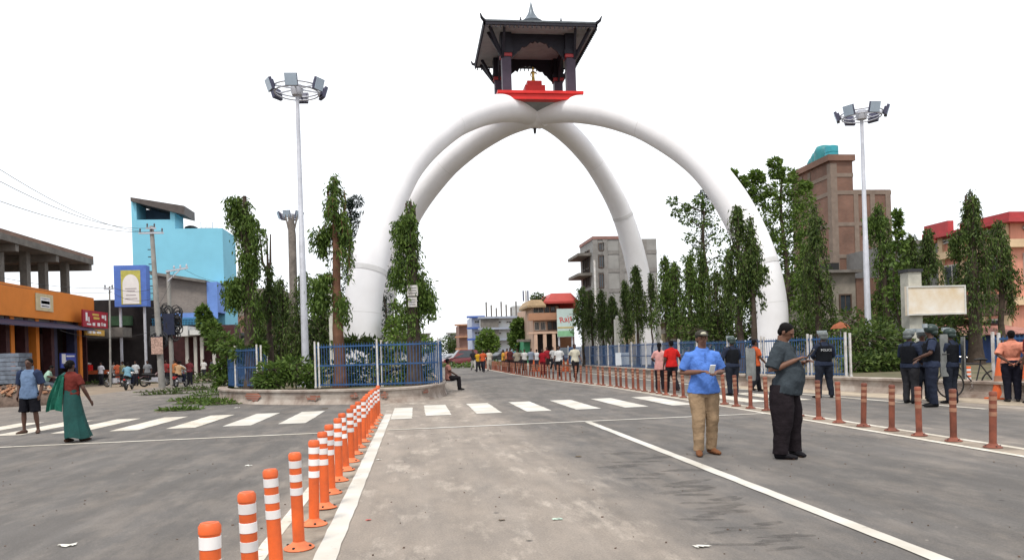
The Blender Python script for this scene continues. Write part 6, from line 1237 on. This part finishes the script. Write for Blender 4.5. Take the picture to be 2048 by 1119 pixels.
def bicycle(label, x, y, hd, s=1.0):
    t = thing('bicycle', label, 'bicycle', (x, y, 0), R(hd)); t.scale = (s, s, s); wheel(t, 0, -.52, .34, .04, thin=True); wheel(t, 0, .55, .34, .04, thin=True)
    b = MB(); pts = dict(r=V(0, -.52, .34), f=V(0, .55, .34), bb=V(0, -.05, .30), st=V(0, -.18, .82), hd=V(0, .40, .86))
    for a, c in (('r', 'bb'), ('r', 'st'), ('bb', 'st'), ('bb', 'hd'), ('st', 'hd'), ('hd', 'f')): b.tube([pts[a], pts[c]], .017, 8)
    b.build('frame', mat('bike_frame_black', (.03, .03, .035), .4), t, True); b = MB(); b.tube([(0, -.32, .92), (0, -.2, .94), (0, -.04, .93)], [(.08, .03), (.07, .03), (.02, .02)], 10, True, (1, 0, 0)); b.tube([(0, -.18, .82), (0, -.19, .92)], .014, 6); b.build('saddle', M_BLK, t, True)
    b = MB(); b.tube([(-.27, .26, 1.0), (-.2, .4, 1.02), (.2, .4, 1.02), (.27, .26, 1.0)], .013, 6); b.tube([(0, .40, .86), (0, .4, 1.02)], .014, 6); b.build('handlebar', M_CHR, t, True); b = MB(); b.tube([(-.02, -.05, .3), (.02, -.05, .3)], .09, 14); b.bar((.04, -.05, .3), (.04, .08, .2), .02); b.bar((-.04, -.05, .3), (-.04, -.18, .4), .02); b.build('crank', M_CHR, t, True); return t
p = Pz(100, 803); bicycle('bicycle ridden along behind the man in the pale blue tee', p.x, p.y, -75); rider('cyclist in a mint green shirt bent over the bicycle behind the man in pale blue', p.x, p.y, -75, (.34, .50, .40), (.10, .12, .14), off=-.2, tweak=dict(lean=.45))
p = Pz(1984, 796); bicycle('black bicycle parked by the cone next to the man in salmon pink', p.x-.2, p.y+.35, 80)
M_CONE = mat('orange_cone_plastic', (.62, .12, .035), .5, .15, 4)
def cone(label, px, py, s=1.0):
    p = Pz(px, py); t = thing('traffic_cone', label, 'traffic cone', (p.x, p.y, .002), .3); b = MB(); b.box(-.2*s, .2*s, -.2*s, .2*s, 0, .04); b.build('base', M_CONE, t, True); b = MB(); b.lathe((0,0,0), [(.15*s, .04), (.11*s, .3*s), (.07*s, .58*s), (.035*s, .82*s), (.03*s, .85*s)], 18); b.build('cone', M_CONE, t, True); b = MB(); b.lathe((0,0,0), [(.108*s, .34*s), (.088*s, .48*s)], 18); b.build('band', M_PEACH, t, True)
cone('large orange traffic cone beside the man in salmon pink', 2000, 797, 1.15); cone('orange traffic cone at the right edge behind the salmon pink man', 2046, 797, 1.0)
for k, px in enumerate((1068, 1080, 1128, 1136)): cone(['orange cone left of the white-tee walker, first', 'orange cone beside the deep red pair', 'orange cone just right of the white-tee walker', 'orange cone left of the walker in the cream vest'][k], px, 742, 1.0)
def car(label, px, py, hd, col, L=4.2, W=1.75, H=1.5, name='parked_car', cat='car'):
    p = Pz(px, py); t = thing(name, label, cat, (p.x, p.y, 0), R(hd)); pm = mat('car_paint_%d%d' % (int(col[0]*999), int(col[2]*999)), col, .3, .06, spec=.6); b = MB()
    prof = [(-L/2, .35), (-L/2, .85), (-L/2+.15, .95), (-L*.40, H-.08), (-L*.3, H), (L*.06, H), (L*.24, .98), (L/2-.2, .86), (L/2, .7), (L/2, .35)]
    n = len(prof); vs = []
    for s in (-1, 1):
        for yy, zz in prof: k = .80 if zz > 1.0 else 1.0; vs.append((s*W/2*k, yy, zz))
    b.add(vs, [list(range(n)), list(range(n, 2*n))[::-1]] + [(i, n+i, n+(i+1) % n, (i+1) % n) for i in range(n)]); b.build('body', pm, t, True)
    for s in (-1, 1):
        b = MB(); x0, x1 = s*(W/2*.985+.0), s*(W/2*.815+.012); b.add([(x0, -L*.37, 1.0), (x0, L*.2, 1.0), (x1, L*.05, H-.1), (x1, -L*.31, H-.1)], [(0,1,2,3)]); b.build('side_window', M_GLZ, t, True)
        for yy in (-L*.31, L*.31): b = MB(); b.tube([(s*(W/2-.18), yy, .33), (s*(W/2+.012), yy, .33)], .33, 18); w_ = b.build('wheel', M_TYRE, t, True); b = MB(); b.tube([(s*(W/2), yy, .33), (s*(W/2+.02), yy, .33)], .19, 12); b.build('rim', M_CHR, w_, True)
        b = MB(); b.box(s*W*.36-.16, s*W*.36+.16, L/2-.02, L/2+.03, .62, .76); b.build('headlight', M_LETW, t, True); b = MB(); b.box(s*W*.38-.12, s*W*.38+.12, -L/2-.03, -L/2+.01, .72, .88); b.build('tail_light', M_RED, t, True)
    b = MB(); b.add([(-W*.38, L*.235, 1.02), (W*.38, L*.235, 1.02), (W*.34, L*.075, H-.06), (-W*.34, L*.075, H-.06)], [(0,1,2,3)]); b.add([(-W*.37, -L*.405, 1.1), (W*.37, -L*.405, 1.1), (W*.35, -L*.385, H-.12), (-W*.35, -L*.385, H-.12)], [(3,2,1,0)]); b.build('windscreen', M_GLZ, t, True)
    for o in t.children:
        if o.name.startswith('windscreen'): o.location = (0, 0, .015)
    return t
car('dark blue jeep parked beyond the crowd near the blue fence', 1134, 728, 170, (.02, .03, .06), 4.4, 1.8, 1.75); car('maroon van parked across the far end of the road', 922, 731, 100, (.16, .03, .035), 4.6, 1.8, 1.9, 'parked_van', 'van'); car('white car parked at the far end beside the maroon van', 938, 727, 150, (.62, .62, .64)); car('pale grey car far off at the left of the maroon van', 896, 727, 120, (.42, .44, .48)); car('silver car behind the crowd in the far street', 1062, 724, 170, (.35, .36, .38)); car('dark car behind the walkers on the far road', 1000, 724, 120, (.04, .04, .05))
# red and orange vendor cart
p = Pz(196, 766); t = thing('vendor_cart', 'orange vendor cart with a red box in front of the shops', 'cart', (p.x, p.y, 0)); b = MB(); b.box(-1.4, 1.4, -.5, .5, .75, 1.05); b.build('tray', mat('orange_red_paint', (.50, .10, .035), .6, .25), t, True); b = MB(); b.box(-1.2, -.5, -.4, .4, 1.051, 1.5); b.build('box', M_RED, t, True)
for s in (-1, 1): wheel(t, s*.9, 0, .36, .06)
b = MB(); 
for x_ in (-1.25, 1.25): b.box(x_-.04, x_+.04, -.4, -.32, 0, .749)
b.build('leg', M_DARK, t, True); b = MB(); b.ell((-.85, 0, 1.58), .4, .35, .12); b.build('cloth_bundle', M_WPOST, t, True)
p = Pz(232, 773); motorbike('dark motorbike parked beside the vendor cart on the left street', p.x, p.y, 70, (.03, .03, .035)); p = Pz(310, 772); motorbike('dark motorbike standing at the kerb left of the tall utility pole', p.x, p.y, -60, (.06, .02, .02))
lw('person in olive shirt beside the motorbike parked by the cart', 246, 772, 150, (.22, .20, .12)); lw('person in grey tee at the shop canopy', 296, 770, 190, (.25, .26, .28)); lw('person in maroon by the canopy posts', 380, 769, 170, (.22, .05, .06))
# heap of broken bricks at the far left
M_RUB = [mat('broken_brick', (.33, .17, .10), .95, .3, 6, .5, 30), mat('pale_rubble', (.36, .29, .22), .95, .3, 6, .5, 30), mat('dark_rubble', (.14, .10, .08), .95, .3, 6, .5, 30)]
p = Pz(22, 812); t = thing('brick_heap', 'heap of broken bricks and rubble at the left roadside', 'rubble', (p.x, p.y, 0)); rr = random.Random(5); b = MB(); b.ell((p.x, p.y+.6, 0), 1.7, 1.1, .75, 16, 8); b.build('earth', M_RUB[2], t)
mesh_b = []
for mm in M_RUB:
    b = MB(); b.obox((0, 0, 0), .23, .11, .08); o = b.build('brick', mm, t, True); mesh_b.append(o.data); bpy.data.objects.remove(o)
for k in range(150):
    a = rr.uniform(0, 6.28); q = rr.uniform(0, 1)**.5; x_, y_ = 1.75*q*math.cos(a), .6 + 1.15*q*math.sin(a); z_ = .72*max(0, 1-q*q)**.5 + .03; o = bpy.data.objects.new('brick', mesh_b[min(2, int(rr.random()*3))]); COL.objects.link(o); o.parent = t; o.location = (x_, y_, z_); o.rotation_euler = (rr.uniform(-.8, .8), rr.uniform(-.8, .8), rr.uniform(0, 3)); sc = rr.uniform(.6, 1.3); o.scale = (sc, sc, sc)
# litter on the road
def litter(label, px, py, s, m, nm='litter'):
    p = Pz(px, py); b = MB(); n = 5; vs = [(p.x + .7*s*((i/(n-1))-.5) + .1*s*rng.normal(), p.y + s*.5*((j/(n-1))-.5) + .1*s*rng.normal(), .006 + abs(.035*s*rng.normal())) for i in range(n) for j in range(n)]
    b.add(vs, [(i*n+j, (i+1)*n+j, (i+1)*n+j+1, i*n+j+1) for i in range(n-1) for j in range(n-1)], True); return tag(b.build(nm, m), label, 'litter')
M_PAP = mat('crumpled_paper', (.62, .60, .54), .8, .15, 20); M_PAPG = mat('pale_green_wrapper', (.45, .56, .46), .6, .2, 20); M_REDW = mat('red_straw', (.5, .1, .08), .6); M_BRL = mat('dead_leaf', (.12, .085, .05), .9, .3, 20)
litter('pale green wrapper lying on the dusty lane in front', 1115, 1038, .11, M_PAPG); litter('cream crumpled paper on the road at the lower right', 1404, 1093, .15, M_PAP); litter('white scrap of paper at the lower left of the road', 136, 1090, .17, M_PAP); litter('small white scrap on the left carriageway near the bollards', 498, 931, .12, M_PAP); litter('white scrap beside the median line', 757, 919, .1, M_PAP); litter('thin red straw by the white median line', 736, 1040, .07, M_REDW); litter('brown dead leaf in the dusty lane', 1003, 1040, .07, M_BRL); litter('brown dead leaf beside the wavy stain', 1157, 913, .12, M_BRL); litter('dark dead leaf on the median strip', 720, 893, .12, M_BRL); litter('scrap of dark cloth in front of the left island', 650, 817, .25, M_BRL); litter('pale paper scraps at the foot of the left island wall', 475, 815, .2, M_PAP); litter('beige scrap on the road before the crossing at left', 320, 824, .35, M_DUST)
b = MB(); rr = random.Random(9)
for k in range(420):
    x_, y_ = rr.uniform(-6, 7), 2.8 + 13*rr.random()**1.6; s = rr.uniform(.004, .014); b.obox((x_, y_, s*.4), s*rr.uniform(.7, 1.6), s, s*.8, Matrix.Rotation(rr.uniform(0, 3), 3, 'Z'))
g = b.build('road_grit', M_RUB[2]); tag(g, 'loose grit and small stones scattered on the asphalt', 'grit', kind='stuff')
# bake the remeshed figures to plain meshes
dg = bpy.context.evaluated_depsgraph_get()
for o in JOBS:
    me = bpy.data.meshes.new_from_object(o.evaluated_get(dg)); m = o.data.materials[0]; o.modifiers.clear(); o.data = me
    if not me.materials: me.materials.append(m)
    me.polygons.foreach_set('use_smooth', [True]*len(me.polygons))
